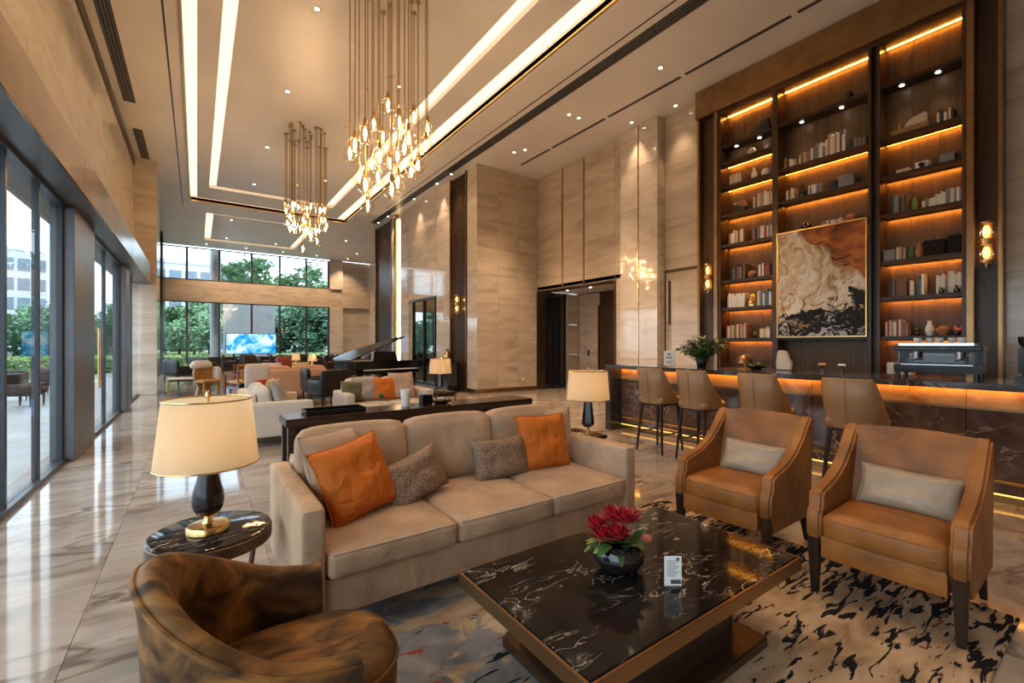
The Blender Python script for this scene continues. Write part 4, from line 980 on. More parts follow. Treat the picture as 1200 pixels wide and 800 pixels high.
for k in range(5): tag(put('coffee_cup', cups, 'ceramic_white', None, (6.33 + .07 * (k % 2), 1.09 + .085 * k, BH + .361)), 'small white cup standing on top of the espresso machine', 'cup', 'cups on the espresso machine')
# ------------------------------------------------------------------ bookcase on the right wall
LV = [5.42, 4.60, 4.02, 3.43, 2.72, 2.17, 1.57]
BF, BBK = 8.60, 8.88
bays = {'L': (3.96, 4.94), 'M': (2.53, 3.86), 'R': (1.48, 2.38)}
bc = thing('built_in_bookcase', 'tall dark wood bookcase with amber-lit shelves and bronze frame behind the bar', 'bookcase', (8.7, 3.2, 0))
def B(x0, x1, y0, y1, z0, z1, name, mat, bev=.004, par=None): return MB().box(x0 - 8.7, x1 - 8.7, y0 - 3.2, y1 - 3.2, z0, z1).build(name, mat, par or bc, bev)
for k, (y0, y1) in bays.items():
    n = 3 if k != 'M' else 4
    for i in range(n): B(BBK, BBK + .02, lerp(y0, y1, i / n) + .001, lerp(y0, y1, (i + 1) / n) - .001, .9, 6.05, 'back_panel', 'case_back', .001)
    lv = LV if k != 'M' else LV[:4] + [1.57]
    if k == 'L': lv = [5.42, 5.08] + LV[1:]
    for j, z in enumerate(lv):
        if k == 'M' and z == 1.57: B(BF + .04, BBK, y0, y1, z - .05, z, 'shelf', 'case_wood_y', .003); continue
        s = B(BF + .01, BBK, y0, y1, z - .055, z, 'shelf', 'case_wood_y', .003)
        led = not ((k == 'L' and j == 0) or (j == 0))
        if led: B(BBK - .06, BBK - .048, y0 + .02, y1 - .02, z - .063, z - .056, 'shelf_light_strip', 'led_shelf', 0, s); B(BBK - .085, BBK - .078, y0 + .01, y1 - .01, z - .072, z - .055, 'light_valance', 'case_wood_y', 0, s)
    B(BBK - .06, BBK - .048, y0 + .02, y1 - .02, 6.04, 6.047, 'top_light_strip', 'led_shelf', 0)
    # small spots under the first shelf
    for u in (.3, .75):
        y = lerp(y0, y1, u); z = 5.42 - .056
        p = MB().lathe([(.028, -.006), (.028, 0)], 14, (BF + .13 - 8.7, y - 3.2, z)).build('shelf_spot', 'downlight', bc)
        light('SPOT', 'shelf_spot_light', (BF + .13 - 8.7, y - 3.2, z - .01), 9, (1, .7, .4), .02, (0, .12, 0), math.radians(75), .6, bc)
for y0, y1 in ((3.86, 3.96), (4.94, 4.99)): B(BF - .02, BBK + .02, y0, y1, .9, 6.05, 'divider', 'bronze_wood')
B(BF - .02, BBK + .02, 2.38, 2.42, .9, 6.05, 'divider', 'bronze_wood'); B(BF - .02, BBK + .02, 2.49, 2.53, .9, 6.05, 'divider', 'bronze_wood'); B(BF + .06, BBK + .02, 2.42, 2.49, .9, 6.05, 'divider_recess', 'case_wood')
B(BF - .02, BBK + .02, 1.43, 1.48, .9, 6.05, 'divider', 'bronze_wood')
B(BF - .02, BBK + .02, 1.43, 4.99, 6.05, 6.12, 'top_rail', 'dark_bronze')
B(BF - .09, BBK + .02, 1.10, 5.46, 6.12, 6.68, 'header', 'bronze', .01)
B(BF - .05, BBK + .0, 4.99, 5.07, 0, 6.12, 'frame_post', 'bronze', .008); B(BF - .05, BBK + .0, 1.36, 1.43, 0, 6.12, 'frame_post', 'bronze', .008)
B(BF + .12, BBK + .02, 5.07, 5.40, 0, 6.12, 'side_panel', 'bronze_wood'); B(BF + .12, BBK + .02, 1.14, 1.36, 0, 6.12, 'side_panel', 'bronze_wood')
B(BF - .02, BBK + .0, 5.40, 5.46, 0, 6.12, 'frame_post', 'bronze', .008); B(BF - .02, BBK + .0, 1.10, 1.14, 0, 6.12, 'frame_post', 'bronze', .008)
bk = thing('back_counter', 'dark back counter below the bookcase behind the bar', 'counter', (8.4, 3.2, 0))
MB().box(-.30, .18, -1.76, 1.74, 0, .86).build('body', 'case_wood', bk); MB().box(-.33, .18, -1.76, 1.74, .86, .90).build('worktop', 'bar_marble', bk, .004)
for i in range(6): MB().box(-.318, -.30, -1.75 + .58 * i + .01, -1.75 + .58 * (i + 1) - .01, .08, .84).build('door', 'bronze_wood', bk, .003)
# painting
pt = thing('abstract_painting', 'large framed abstract painting of rust, cream and black on the bookcase', 'painting', (BF - .035, 3.20, 2.50))
MB().box(-.01, .012, -.645, .645, -.915, .915).build('canvas', 'painting', pt, .003)
for a in ((-.665, -.645, -.935, .935), (.645, .665, -.935, .935), (-.645, .645, -.935, -.915), (-.645, .645, .915, .935)): MB().box(-.02, .02, *a).build('frame', 'dull_brass', pt, .003)
# wall sconces
def sconce(label, loc, rz, s=1.0):
    t = thing('wall_sconce', label, 'wall lamp', loc, rz)
    MB().box(.0, .03, -.04 * s, .04 * s, -.28 * s, .28 * s).build('back_plate', 'dull_brass', t, .005)
    for z in (-.14 * s, .14 * s):
        g = MB().lathe([(.058 * s, z - .10 * s), (.058 * s, z + .10 * s)], 24, (-.075 * s, 0, 0)); g.f = [q for q in g.f if len(q) == 4]; g.build('glass_tube', 'bulb_glass', t)
        MB().lathe([(.02, z - .08 * s), (.036, z - .04 * s), (.036, z + .04 * s), (.02, z + .08 * s)], 16, (-.075 * s, 0, 0)).build('bulb', 'sconce_tube', t)
        for k in range(12): MB().tube([(-.075 * s + .060 * s * math.cos(k * PI / 6), .060 * s * math.sin(k * PI / 6), z - .1 * s), (-.075 * s + .060 * s * math.cos(k * PI / 6), .060 * s * math.sin(k * PI / 6), z + .1 * s)], .003, 5).build('glass_rib', 'bulb_glass', t)
        light('POINT', 'sconce_light', (-.16 * s, 0, z), 2.5, WARM, .03, parent=t)
    for z0, z1 in ((-.27, -.24), (-.04, .04), (.24, .27)): MB().lathe([(.064 * s, z0 * s), (.064 * s, z1 * s)], 24, (-.075 * s, 0, 0)).build('collar', 'dull_brass', t)
    MB().lathe([(.012, -.34 * s), (.012, -.27 * s)], 12, (-.075 * s, 0, 0)).build('finial', 'dull_brass', t)
    return t
sconce('double glass tube wall sconce on the bookcase panel near the niche door', (BF + .09, 5.24, 2.83), 0)
sconce('double glass tube wall sconce on the bookcase panel behind the espresso machine', (BF + .09, 1.25, 2.81), 0)
sconce('double glass tube wall sconce on the slatted niche beside the marble block', (XS + .03, 12.4, 2.7), 0)

# books and ornaments
BAYN = {'L': 'fern-side bookcase bay', 'M': 'bookcase bay above the painting', 'R': 'bookcase bay above the espresso machine'}
ORDL = {5.42: 'highest', 5.08: 'second', 4.60: 'third', 4.02: 'fourth', 3.43: 'fifth', 2.72: 'sixth', 2.17: 'seventh', 1.57: 'eighth'}
ORD = {5.42: 'highest', 4.60: 'second', 4.02: 'third', 3.43: 'fourth', 2.72: 'fifth', 2.17: 'sixth', 1.57: 'seventh'}
def where(k, z): return '%s shelf of the %s' % ((ORDL if k == 'L' else ORD)[z], BAYN[k])
BOOKM = {}
def book_mesh(w, h, d, mat):
    key = (w, h, d, mat)
    if key not in BOOKM:
        m = MB(); c = .004
        m.box(0, d, 0, c, 0, h).box(0, d, w - c, w, 0, h).box(0, c, c, w - c, 0, h).box(c, d - .006, c, w - c, .004, h - .006)
        me = m.mesh('book', 0, 1); me.materials.append(MATS[mat]); me.materials.append(MATS['page_cream'])
        for i, p in enumerate(me.polygons):
            if p.center.x > .006 and c * .9 < p.center.y < w - c * .9: p.material_index = 1
        BOOKM[key] = me
    return BOOKM[key]
PAL = dict(cream=['book_cream', 'book_white', 'book_cream', 'book_tan', 'book_brown'], dark=['book_black', 'book_grey', 'book_brown'], mix=['book_cream', 'book_black', 'book_red', 'book_grey', 'book_white'], red=['book_red', 'book_brown', 'book_tan', 'book_cream'], cool=['book_blue', 'book_teal', 'book_grey', 'book_white'], white=['book_white', 'book_white', 'book_cream', 'book_grey'])
def books(k, z, u0, u1, pal, h, ramp_=0.0, dx=.05):
    y0, y1 = bays[k]; y = lerp(y1, y0, u0); end = lerp(y1, y0, u1); i = 0; n0 = y
    while True:
        w = random.choice((.018, .022, .028, .036)); 
        if y - w < end: break
        hh = round(h * random.choice((.78, .86, .93, 1.0)) * (1 + ramp_ * (n0 - y) / max(.01, n0 - end)), 3); mt = random.choice(PAL[pal]); col = mt.split('_')[1]
        y -= w + .002
        o = put('book', book_mesh(w, hh, .17, mt), None, None, (BF + dx, y, z))
        tag(o, '%s book standing on the %s' % (col, where(k, z)), 'book', '%s books on the %s' % (col, where(k, z))); i += 1
def ypos(k, u): y0, y1 = bays[k]; return lerp(y1, y0, u)
def vase(k, z, u, prof, mat, desc, name='vase', cat='vase', n=20):
    o = MB().lathe(prof, n).build(name, mat, None, loc=(BF + .13, ypos(k, u), z)); return tag(o, '%s on the %s' % (desc, where(k, z)), cat)
def block(k, z, u, w, h, mat, desc, name='box', cat='box', d=.16, lid=True):
    t = thing(name, '%s on the %s' % (desc, where(k, z)), cat, (BF + .14, ypos(k, u), z))
    MB().box(-d / 2, d / 2, -w / 2, w / 2, 0, h * (.72 if lid else 1)).build('body', mat, t, .006)
    if lid: MB().box(-d / 2 - .004, d / 2 + .004, -w / 2 - .004, w / 2 + .004, h * .72, h).build('lid', mat, t, .006)
    return t
V1 = [(.03, 0), (.05, .05), (.055, .1), (.03, .16), (.022, .2), (.03, .22), (.0001, .2)]
V2 = [(.04, 0), (.075, .05), (.08, .09), (.05, .13), (.04, .14), (.0001, .13)]
books('L', 4.60, .15, .45, 'cream', .20); books('L', 4.02, .62, .97, 'cream', .26, .15); books('L', 3.43, .14, .48, 'cream', .26); books('L', 3.43, .60, .97, 'mix', .22, .2)
books('L', 2.72, .18, .48, 'dark', .28); books('L', 2.72, .68, .98, 'mix', .26); books('L', 2.17, .10, .45, 'white', .29); books('L', 2.17, .70, 1.0, 'cool', .30); books('L', 1.57, .08, .52, 'red', .29); books('L', 1.57, .74, .95, 'cream', .20)
books('M', 4.60, .12, .22, 'cream', .16); books('M', 4.60, .24, .36, 'cream', .20); books('M', 4.60, .37, .52, 'white', .26, .1); books('M', 4.60, .54, .78, 'cream', .36); books('M', 4.60, .80, .98, 'dark', .16)
books('M', 4.02, .08, .2, 'cream', .20); books('M', 4.02, .35, .52, 'cool', .17, .2); books('M', 3.43, .50, .72, 'white', .10)
books('R', 3.43, .12, .36, 'dark', .28); books('R', 3.43, .52, 1.0, 'white', .13, 1.0); books('R', 2.72, .20, .32, 'red', .22); books('R', 2.17, .10, .19, 'dark', .29); books('R', 2.17, .68, 1.0, 'white', .31, 0, .105); books('R', 1.57, .05, .36, 'mix', .25); books('R', 4.60, .70, .92, 'mix', .17)
books('R', 2.17, .37, .43, 'cream', .24); books('R', 2.17, .46, .55, 'cool', .30)
vase('L', 4.60, .60, V1, 'ceramic_white', 'slim white vase'); vase('L', 4.60, .82, V2, 'ceramic_white', 'squat white pot'); vase('L', 2.72, .56, V2, 'terracotta', 'round terracotta pot')
vase('L', 5.08, .85, [(.03, 0), (.05, .03), (.04, .09), (.0001, .1)], 'ceramic_white', 'small white ceramic'); vase('L', 5.08, .55, V2, 'stone_cream', 'cream stone pot')
vase('L', 2.17, .57, [(.09, 0), (.095, .03), (.075, .14), (.055, .21), (.02, .24), (.0001, .245)], 'brass', 'brass bell', 'bell', 'ornament')
vase('M', 4.60, .05, [(.03, 0), (.035, .05), (.02, .12), (.03, .17), (.015, .22), (.0001, .23)], 'amber_wood', 'carved amber figurine', 'figurine', 'ornament')
vase('M', 4.02, .26, V1, 'black_ceramic', 'black narrow vase'); vase('M', 3.43, .30, V2, 'black_ceramic', 'black squat pot'); vase('M', 3.43, .80, V2, 'terracotta', 'brown squat pot')
vase('R', 2.72, .37, [(.045, 0), (.06, .06), (.055, .14), (.03, .18), (.035, .2), (.0001, .19)], 'leaf_green', 'green glazed vase'); vase('R', 2.72, .475, V1, 'terracotta', 'terracotta bottle vase'); vase('R', 1.57, .60, V1, 'ceramic_white', 'white bottle vase')
vase('R', 3.43, .41, [(.04, 0), (.045, .12), (.02, .2), (.0001, .21)], 'leaf_lime', 'pale green bottle'); vase('R', 1.57, .76, V2, 'terracotta', 'terracotta round pot')
block('M', 4.02, .62, .10, .16, 'book_black', 'small black lidded box'); block('M', 4.02, .76, .22, .20, 'book_grey', 'grey lidded box'); block('R', 2.72, .665, .22, .23, 'black_gloss', 'large glossy black box'); block('R', 2.72, .90, .14, .26, 'black_gloss', 'tall glossy black box')
block('R', 2.72, .10, .15, .17, 'book_grey', 'grey stacked case'); block('R', 2.17, .26, .13, .27, 'book_brown', 'brown upright box'); block('R', 4.02, .82, .16, .13, 'book_grey', 'grey box camera', 'camera', 'camera')
cmr = block('R', 4.02, .52, .15, .10, 'ceramic_white', 'pale toy camera', 'camera', 'camera'); MB().lathe([(.035, 0), (.03, .04)], 16).build('lens', 'black_metal', cmr, loc=(-.09, 0, .045), rot=(0, -PI / 2, 0))
block('R', 4.02, .28, .16, .06, 'stone_cream', 'low cream tray', 'tray', 'tray', lid=False); block('M', 5.42, .78, .06, .14, 'book_black', 'small dark upright box')
# model boat and stone ship
def boat(k, z, u, L, hull, deck, desc):
    t = thing('model_ship', '%s on the %s' % (desc, where(k, z)), 'model', (BF + .14, ypos(k, u), z))
    MB().prism([(L / 2, .10), (L * .42, .03), (-L * .42, .0), (-L / 2, .06), (-L / 2, .11)], -.05, .05, 'yz').build('hull', hull, t, .01)
    MB().prism([(L * .12, .10), (L * .05, .17), (-L * .1, .22), (-L * .42, .26), (-L * .46, .10)], -.04, .04, 'yz').build('deck_house', deck, t, .012)
    MB().tube([(0, L * .25, .09), (0, L * .25, .19)], .006).build('mast', deck, t)
boat('R', 4.60, .34, .46, 'amber_wood', 'stone_cream', 'cream stone model ship'); boat('L', 5.42, .72, .36, 'book_black', 'book_black', 'dark model ship')
t = thing('animal_figure', 'red and cream animal figure on the %s' % where('L', 4.02), 'ornament', (BF + .13, ypos('L', .38), 4.02))
MB().box(-.04, .04, -.06, .06, 0, .10).build('plinth', 'book_black', t, .004); MB().prism([(-.10, .12), (-.06, .10), (.10, .17), (.16, .19), (.10, .24), (.03, .26), (-.06, .22)], -.03, .03, 'yz').build('body', 'terracotta', t, .014, 2); MB().prism([(.10, .18), (.19, .19), (.12, .25)], -.025, .025, 'yz').build('head', 'stone_cream', t, .008)
def shelf_plant(k, z, u, h, mat, desc, dx=.12): potted_plant('shelf_plant', '%s on the %s' % (desc, where(k, z)), (BF + dx, ypos(k, u), z), h, 12, h * .8, mat, .035, .05, frond=False)
shelf_plant('L', 1.57, .62, .16, 'leaf_lime', 'small lime green plant'); shelf_plant('R', 2.17, .76, .12, 'leaf_lime', 'trailing lime plant', .05); shelf_plant('R', 2.17, .93, .12, 'leaf_green', 'dark green plant', .05); shelf_plant('R', 1.57, .45, .14, 'leaf_green', 'leafy green plant'); shelf_plant('R', 1.57, .92, .2, 'flower_pink', 'dried pink stems')
for k, (u0, u1, pal) in (('R', (.08, .35, 'white')),):
    y0, y1 = bays[k]; y = lerp(y1, y0, u0)
    for i in range(7):
        mt = random.choice(PAL[pal]); y -= .042; tag(put('book', book_mesh(.04, .27, .17, mt), None, None, (BF + .02, y, .9)), '%s book standing on the back counter under the bookcase' % mt.split('_')[1], 'book', '%s books on the back counter' % mt.split('_')[1])

# ------------------------------------------------------------------ pendant clusters
CAN = MB().lathe([(.0001, 0), (.03, 0), (.04, -.008), (.04, -.03), (.012, -.04), (.0001, -.04)], 16).mesh('canopy')
SOC = MB().lathe([(.006, .06), (.02, .055), (.024, .0), (.02, -.03), (.0001, -.03)], 14).mesh('socket')
GL = MB().lathe([(.024, .0), (.045, -.03), (.075, -.085), (.085, -.13), (.075, -.175), (.045, -.205), (.0001, -.215)], 20).mesh('glass_globe')
FI = MB().lathe([(.0001, -.045), (.011, -.06), (.016, -.10), (.011, -.14), (.0001, -.15)], 10).mesh('filament')
def pendant(x, y, zb, label, group, top=6.76, sc=1.0, joint=False):
    t = thing('pendant_lamp', label, 'pendant lamp', (x, y, top), 0, group)
    put('canopy', CAN, 'dull_brass', t)
    MB().tube([(0, 0, -.03), (0, 0, zb + .17 - top)], .009, 6).build('rod', 'dull_brass', t)
    for nm, me, mt in (('socket', SOC, 'dull_brass'), ('glass_globe', GL, 'bulb_glass'), ('filament', FI, 'filament')):
        o = put(nm, me, mt, t, (0, 0, zb + .11 - top)); o.scale = (sc,) * 3
    if joint:
        a = random.uniform(0, 6.28); z = zb + random.uniform(.3, .6) - top
        MB().tube([(0, 0, z), (.10 * math.cos(a), .10 * math.sin(a), z)], .006, 6).build('side_arm', 'brass', t)
lbn = 'clear glass bulb pendant on a brass rod, in the cluster hung nearer the bar'
near = [(455, 122), (438, 144), (428, 155), (485, 136), (501, 150), (416, 169), (410, 178), (499, 169), (490, 192), (482, 200), (459, 220), (431, 240), (428, 215), (468, 142), (421, 206), (445, 181), (457, 190), (466, 181), (466, 212), (449, 159), (474, 172), (443, 206), (436, 190), (479, 160)]
for i, (px, py) in enumerate(near):
    y = 6.35 + .75 * math.sin(i * 2.4) * (1 - .55 * abs(px - 456) / 55); a, b = ray(px); tt = y / b
    pendant(tt * a, y, CAMH + (HORY - py) / FPX * tt, lbn, 'pendants of the cluster nearer the bar', joint=i % 2 == 0, sc=1.18)
lbf = 'clear glass bulb pendant on a brass rod, in the cluster hung toward the garden windows'
random.seed(21)
for i in range(34):
    u = random.uniform(-1, 1); px = 360 + 27 * u; lo = 300 - 38 * abs(u); py = random.uniform(238, lo)
    y = 12.4 + .8 * math.sin(i * 2.4) * math.sqrt(1 - min(.95, u * u)); a, b = ray(px); tt = y / b
    pendant(tt * a, y, CAMH + (HORY - py) / FPX * tt, lbf, 'pendants of the cluster toward the garden windows', joint=i % 3 == 0)

# ------------------------------------------------------------------ console and the second seating group
cs = thing('console_table', 'long dark wood console table behind the beige sofa', 'table', (2.2, 5.0, 0))
MB().box(-1.5, 1.5, -.22, .22, .64, .72).build('top', 'dark_wood', cs, .006)
for x in (-1.44, 1.44):
    for y in (-.17, .17): MB().box(x - .04, x + .04, y - .04, y + .04, 0, .64).build('leg', 'dark_wood', cs, .006)
MB().box(-1.40, 1.40, -.16, .16, .50, .64).build('apron', 'dark_wood', cs); MB().box(-1.44, 1.44, -.17, .17, .12, .15).build('lower_shelf', 'dark_wood', cs)
def on_console(px): return x_on_y(px, 5.0)
bx_ = thing('black_box', 'small black cube box standing on the dark console', 'box', (on_console(499), 5.0, .72)); MB().box(-.065, .065, -.06, .06, 0, .10).build('body', 'black_gloss', bx_, .006); MB().box(-.067, .067, -.062, .062, .10, .125).build('lid', 'black_gloss', bx_, .006)
tr = thing('serving_tray', 'long black tray lying on the dark console', 'tray', (on_console(392), 5.02, .72)); MB().box(-.3, .3, -.13, .13, 0, .012).build('base', 'black_gloss', tr, .003)
for a in ((-.3, .3, -.13, -.12), (-.3, .3, .12, .13), (-.3, -.29, -.13, .13), (.29, .3, -.13, .13)): MB().box(*a, .012, .05).build('rim', 'black_gloss', tr, .002)
tag(MB().lathe([(.045, 0), (.05, .02), (.06, .2), (.056, .2), (.046, .02), (.0001, .015)], 24).build('white_vase', 'ceramic_white', None, loc=(on_console(476), 5.02, .72)), 'plain tall white vase standing on the dark console', 'vase')
bv = thing('bud_vase', 'slim glass bud vase with a green sprig on the dark console', 'vase', (on_console(445), 4.95, .72)); MB().lathe([(.02, 0), (.024, .05), (.012, .12), (.014, .13), (.0001, .02)], 16).build('vase', 'clear_glass', bv)
for k in range(10): m = MB(); leafy(m, (0, 0, .11), .10, .03, k * 2.4, random.uniform(.5, 1.4), .2, 3); m.build('leaf', 'leaf_green', bv, ang=80)
tag(MB().lathe([(.07, 0), (.13, .03), (.14, .045), (.12, .05), (.0001, .055)], 28, sy=.8).build('dark_bowl', 'dark_wood', None, loc=(on_console(518), 5.02, .72)), 'low dark wooden bowl upside down on the dark console', 'bowl')
sofa('fabric_sofa', 'cream fabric sofa piled with cushions facing the dark console', (2.78, 7.55, 0), 0, 1.55, .95, 'cream_fabric', 2, .14, .62, .43, .76, .80)
pc = [(2.42, 'grey_fabric', .44, 'grey woven cushion on the cream sofa facing the console'), (2.76, 'orange_silk', .42, 'small orange cushion on the cream sofa facing the console'), (3.10, 'beige_linen', .50, 'large pale linen cushion on the cream sofa facing the console'), (2.20, 'olive_fabric', .38, 'olive green cushion on the cream sofa facing the console')]
for i, (x, mt, s, lb) in enumerate(pc): pillow('throw_pillow', lb, mt, s, s, .16, (x, 7.95 - .03 * (i % 2), .44 + s * .5), -.3, .08 * (-1) ** i)
sofa('fabric_sofa', 'cream fabric loveseat with grey and mustard cushions beside the dark console end', (1.42, 7.9, 0), PI / 2, 1.5, .9, 'white_fabric', 2, .16, .62, .43, .74, .78)
for i, (y, mt, s, lb) in enumerate(((7.5, 'grey_fabric', .5, 'grey cushion on the cream loveseat beside the console'), (8.1, 'mustard_fabric', .46, 'mustard cushion on the cream loveseat beside the console'))): pillow('throw_pillow', lb, mt, s, s, .16, (1.02, y, .44 + s * .5), -.3, PI / 2 - .3)
small_table('side_table', 'small dark side table at the end of the cushioned cream sofa', 3.8, 7.75, .55, .45, .45)
faceted_lamp('table lamp with black body and cream shade on the far sofa side table', (3.78, 7.75, .55))
pf = thing('round_coffee_table', 'low round dark coffee table between the cream sofas', 'table', (2.3, 6.5, 0)); MB().lathe([(.42, .36), (.43, .37), (.43, .40), (.0001, .40)], 36).build('top', 'black_marble', pf); MB().lathe([(.28, 0), (.28, .02), (.06, .04), (.06, .36)], 28).build('pedestal', 'dull_brass', pf)
sofa('fabric_sofa', 'peach fabric sofa seen from behind, toward the piano', (2.0, 13.6, 0), PI, 2.0, .95, 'peach_fabric', 2, .16, .66, .43, .80, .84)
for i, (x, mt) in enumerate(((1.6, 'white_fabric'), (2.3, 'mustard_fabric'))): pillow('throw_pillow', '%s cushion propped on the peach sofa' % ('white', 'mustard')[i], mt, .46, .46, .16, (x, 13.25, .74), -.25, PI)

# generic chairs of the far lounge
def lounge_chair(label, x, y, rz, mat, legmat='leg_wood', w=.66, seat=.43, back=.85, arm=.62, group=None, name='lounge_chair'):
    t = thing(name, label, 'chair', (x, y, 0), rz, group)
    MB().rbox(0, -.02, seat - .07, w - .12, .56, .14, .04, 5, .02).build('seat', mat, t, ang=70)
    MB().rbox(0, .27, (seat + back) / 2 - .04, w - .04, .12, back - seat + .12, .05, 5, .015).build('backrest', mat, t, ang=70)
    for s in (-1, 1):
        MB().rbox(s * (w / 2 - .04), .0, (seat - .1 + arm) / 2, .08, .58, arm - seat + .1, .03, 4).build('arm', mat, t, ang=70)
        for yy in (-.24, .26): MB().taper((s * (w / 2 - .06), yy, 0), (s * (w / 2 - .06), yy, seat - .12), .026, .026, .042, .042).build('leg', legmat, t)
    return t
def frame_chair(label, x, y, rz, wd, mat, back=.86, group=None):
    t = thing('wooden_armchair', label, 'chair', (x, y, 0), rz, group); w = .56
    MB().rbox(0, 0, .43, w - .06, .50, .08, .03, 4, .02).build('seat', mat, t, ang=70); MB().rbox(0, .24, .66, w - .1, .06, .38, .025, 4).build('backrest', mat, t, ang=70)
    for s in (-1, 1):
        MB().taper((s * w / 2, -.25, 0), (s * w / 2, -.25, .64), .04, .04, .04, .04).build('leg', wd, t); MB().taper((s * w / 2, .30, 0), (s * w / 2, .27, back), .035, .04, .035, .04).build('leg', wd, t)
        MB().box(s * w / 2 - .03, s * w / 2 + .03, -.27, .28, .62, .65).build('arm', wd, t, .006)
    MB().box(-w / 2, w / 2, .255, .285, back - .06, back).build('top_rail', wd, t, .006); MB().box(-w / 2, w / 2, -.265, -.235, .36, .41).build('seat_rail', wd, t)
    return t
frame_chair('mahogany framed armchair with tan seat standing on the glossy floor', .98, 14.1, -2.6, 'mahogany', 'peach_fabric')
frame_chair('mahogany framed armchair with tan seat behind the pale round-backed chair', 1.25, 15.2, .4, 'mahogany', 'amber_wood')
lounge_chair('pale round-backed chair beside the small black flower table', 1.05, 11.2, PI, 'white_fabric', w=.5, back=1.0)
lounge_chair('red leather tub chair near the black flower table', .92, 9.6, PI + .6, 'red_leather', w=.6, back=.78)
ft = small_table('flower_table', 'small black table carrying a pot of yellow flowers', .72, 10.4, .58, .42, .42, 'black_gloss')
potted_plant('yellow_flowers', 'pot of yellow flowers on the small black table', (.72, 10.4, .58), .2, 16, .16, 'flower_yellow', .06, .09, frond=False, cat='flowers')
# sculptural wooden chair with white wrap
t = thing('carved_chair', 'carved amber wood chair draped with white cloth on the glossy floor', 'chair', (.14, 14.6, 0), .5)
MB().prism([(-.22, 0), (-.13, 0), (-.06, .26), (.06, .26), (.13, 0), (.22, 0), (.14, .30), (.24, .42), (.26, .70), (.30, .78), (.20, .80), (-.24, .80), (-.26, .66), (-.22, .44), (-.14, .30)], -.06, .06, 'xz').build('frame', 'amber_wood', t, .02, 2)
MB().rbox(0, -.2, .46, .46, .42, .09, .04, 4, .02).build('seat', 'amber_wood', t); MB().rbox(-.06, 0, .88, .50, .22, .20, .09, 6, .04).build('draped_cloth', 'white_fabric', t, ang=80); MB().rbox(.30, -.05, .50, .18, .30, .62, .08, 6, .03).build('cloth_fall', 'white_fabric', t, ang=80)
for s in (-1, 1): MB().taper((s * .18, -.36, 0), (s * .18, -.36, .43), .03, .03, .045, .045).build('leg', 'amber_wood', t)
small_table('low_table', 'pale square low table next to the carved amber chair', -.32, 15.6, .5, .7, .7, 'cream_fabric')
lounge_chair('dark leather club chair by the marble column and garden window', -.55, 20.3, 2.2, 'black_leather', w=.8, arm=.66)
lounge_chair('dark leather club chair by the garden window with its back to the grey column', .2, 23.9, 2.4, 'black_leather', w=.8, arm=.66)
potted_plant('floor_plant', 'lime leafed potted plant on the floor by the garden window', (-.3, 22.4, 0), .8, 16, .5, 'leaf_lime', .16, .3, frond=False)
# dining tables with chairs by the windows
random.seed(5)
dpos = [(2.0, 25.2), (4.4, 25.2), (6.8, 24.9), (3.2, 22.0), (5.7, 21.5)]
DN = ['the blue screen', 'the green garden panes', 'the stone pier', 'the peach sofa', 'the grand piano']
for i, (px, yy) in enumerate(dpos):
    x = px
    t = thing('dining_table', 'dark square dining table near %s' % DN[i], 'table', (x, yy, 0)); MB().box(-.45, .45, -.45, .45, .71, .75).build('top', 'dark_wood', t, .006); MB().lathe([(.25, 0), (.25, .02), (.04, .04), (.04, .71)], 20).build('pedestal', 'black_metal', t)
    potted_plant('table_flowers', 'small pot of yellow flowers on the dining table near %s' % DN[i], (x, yy, .75), .22, 14, .2, 'flower_yellow', .05, .08, 'brass', frond=False, cat='flowers')
    for k in range(4):
        a = k * PI / 2; lounge_chair('dark brown upholstered chair at the dining table near %s' % DN[i], x - .72 * math.sin(a) * -1, yy - .72 * math.cos(a), a + PI, random.choice(['black_leather', 'dark_wood', 'dark_wood']) if k else 'dark_wood', w=.56, back=.92, arm=.64, group='chairs at the dining table near %s' % DN[i], name='dining_chair')
for px, yy, lb in ((366, 16.6, 'by the piano end of the lounge'), (347, 17.6, 'among the dining tables')):
    x = x_on_y(px, yy); small_table('lamp_table', 'small dark lamp table %s' % lb, x, yy, .6, .4, .4); 
    t = thing('table_lamp', 'small cream shaded table lamp %s' % lb, 'lamp', (x, yy, .6)); MB().lathe([(.07, 0), (.07, .02), (.03, .04), (.05, .12), (.015, .26), (.015, .3)], 20).build('base', 'brass', t); m = MB().lathe([(.15, .26), (.11, .5)], 28); m.f = [q for q in m.f if len(q) == 4]; m.build('shade', 'lamp_shade', t); bulb_in(t, .36, 8)
lounge_chair('red leather armchair among the dining tables toward the piano', x_on_y(338, 18.2), 18.2, .3, 'red_leather', back=.95)
lounge_chair('black leather armchair in front of the grand piano', x_on_y(386, 10.6), 10.6, PI + .3, 'black_leather', w=.75, back=.85, arm=.66)
lounge_chair('black leather armchair with its side to the peach sofa', x_on_y(372, 11.6), 11.6, PI / 2, 'black_leather', w=.75, back=.85, arm=.66)

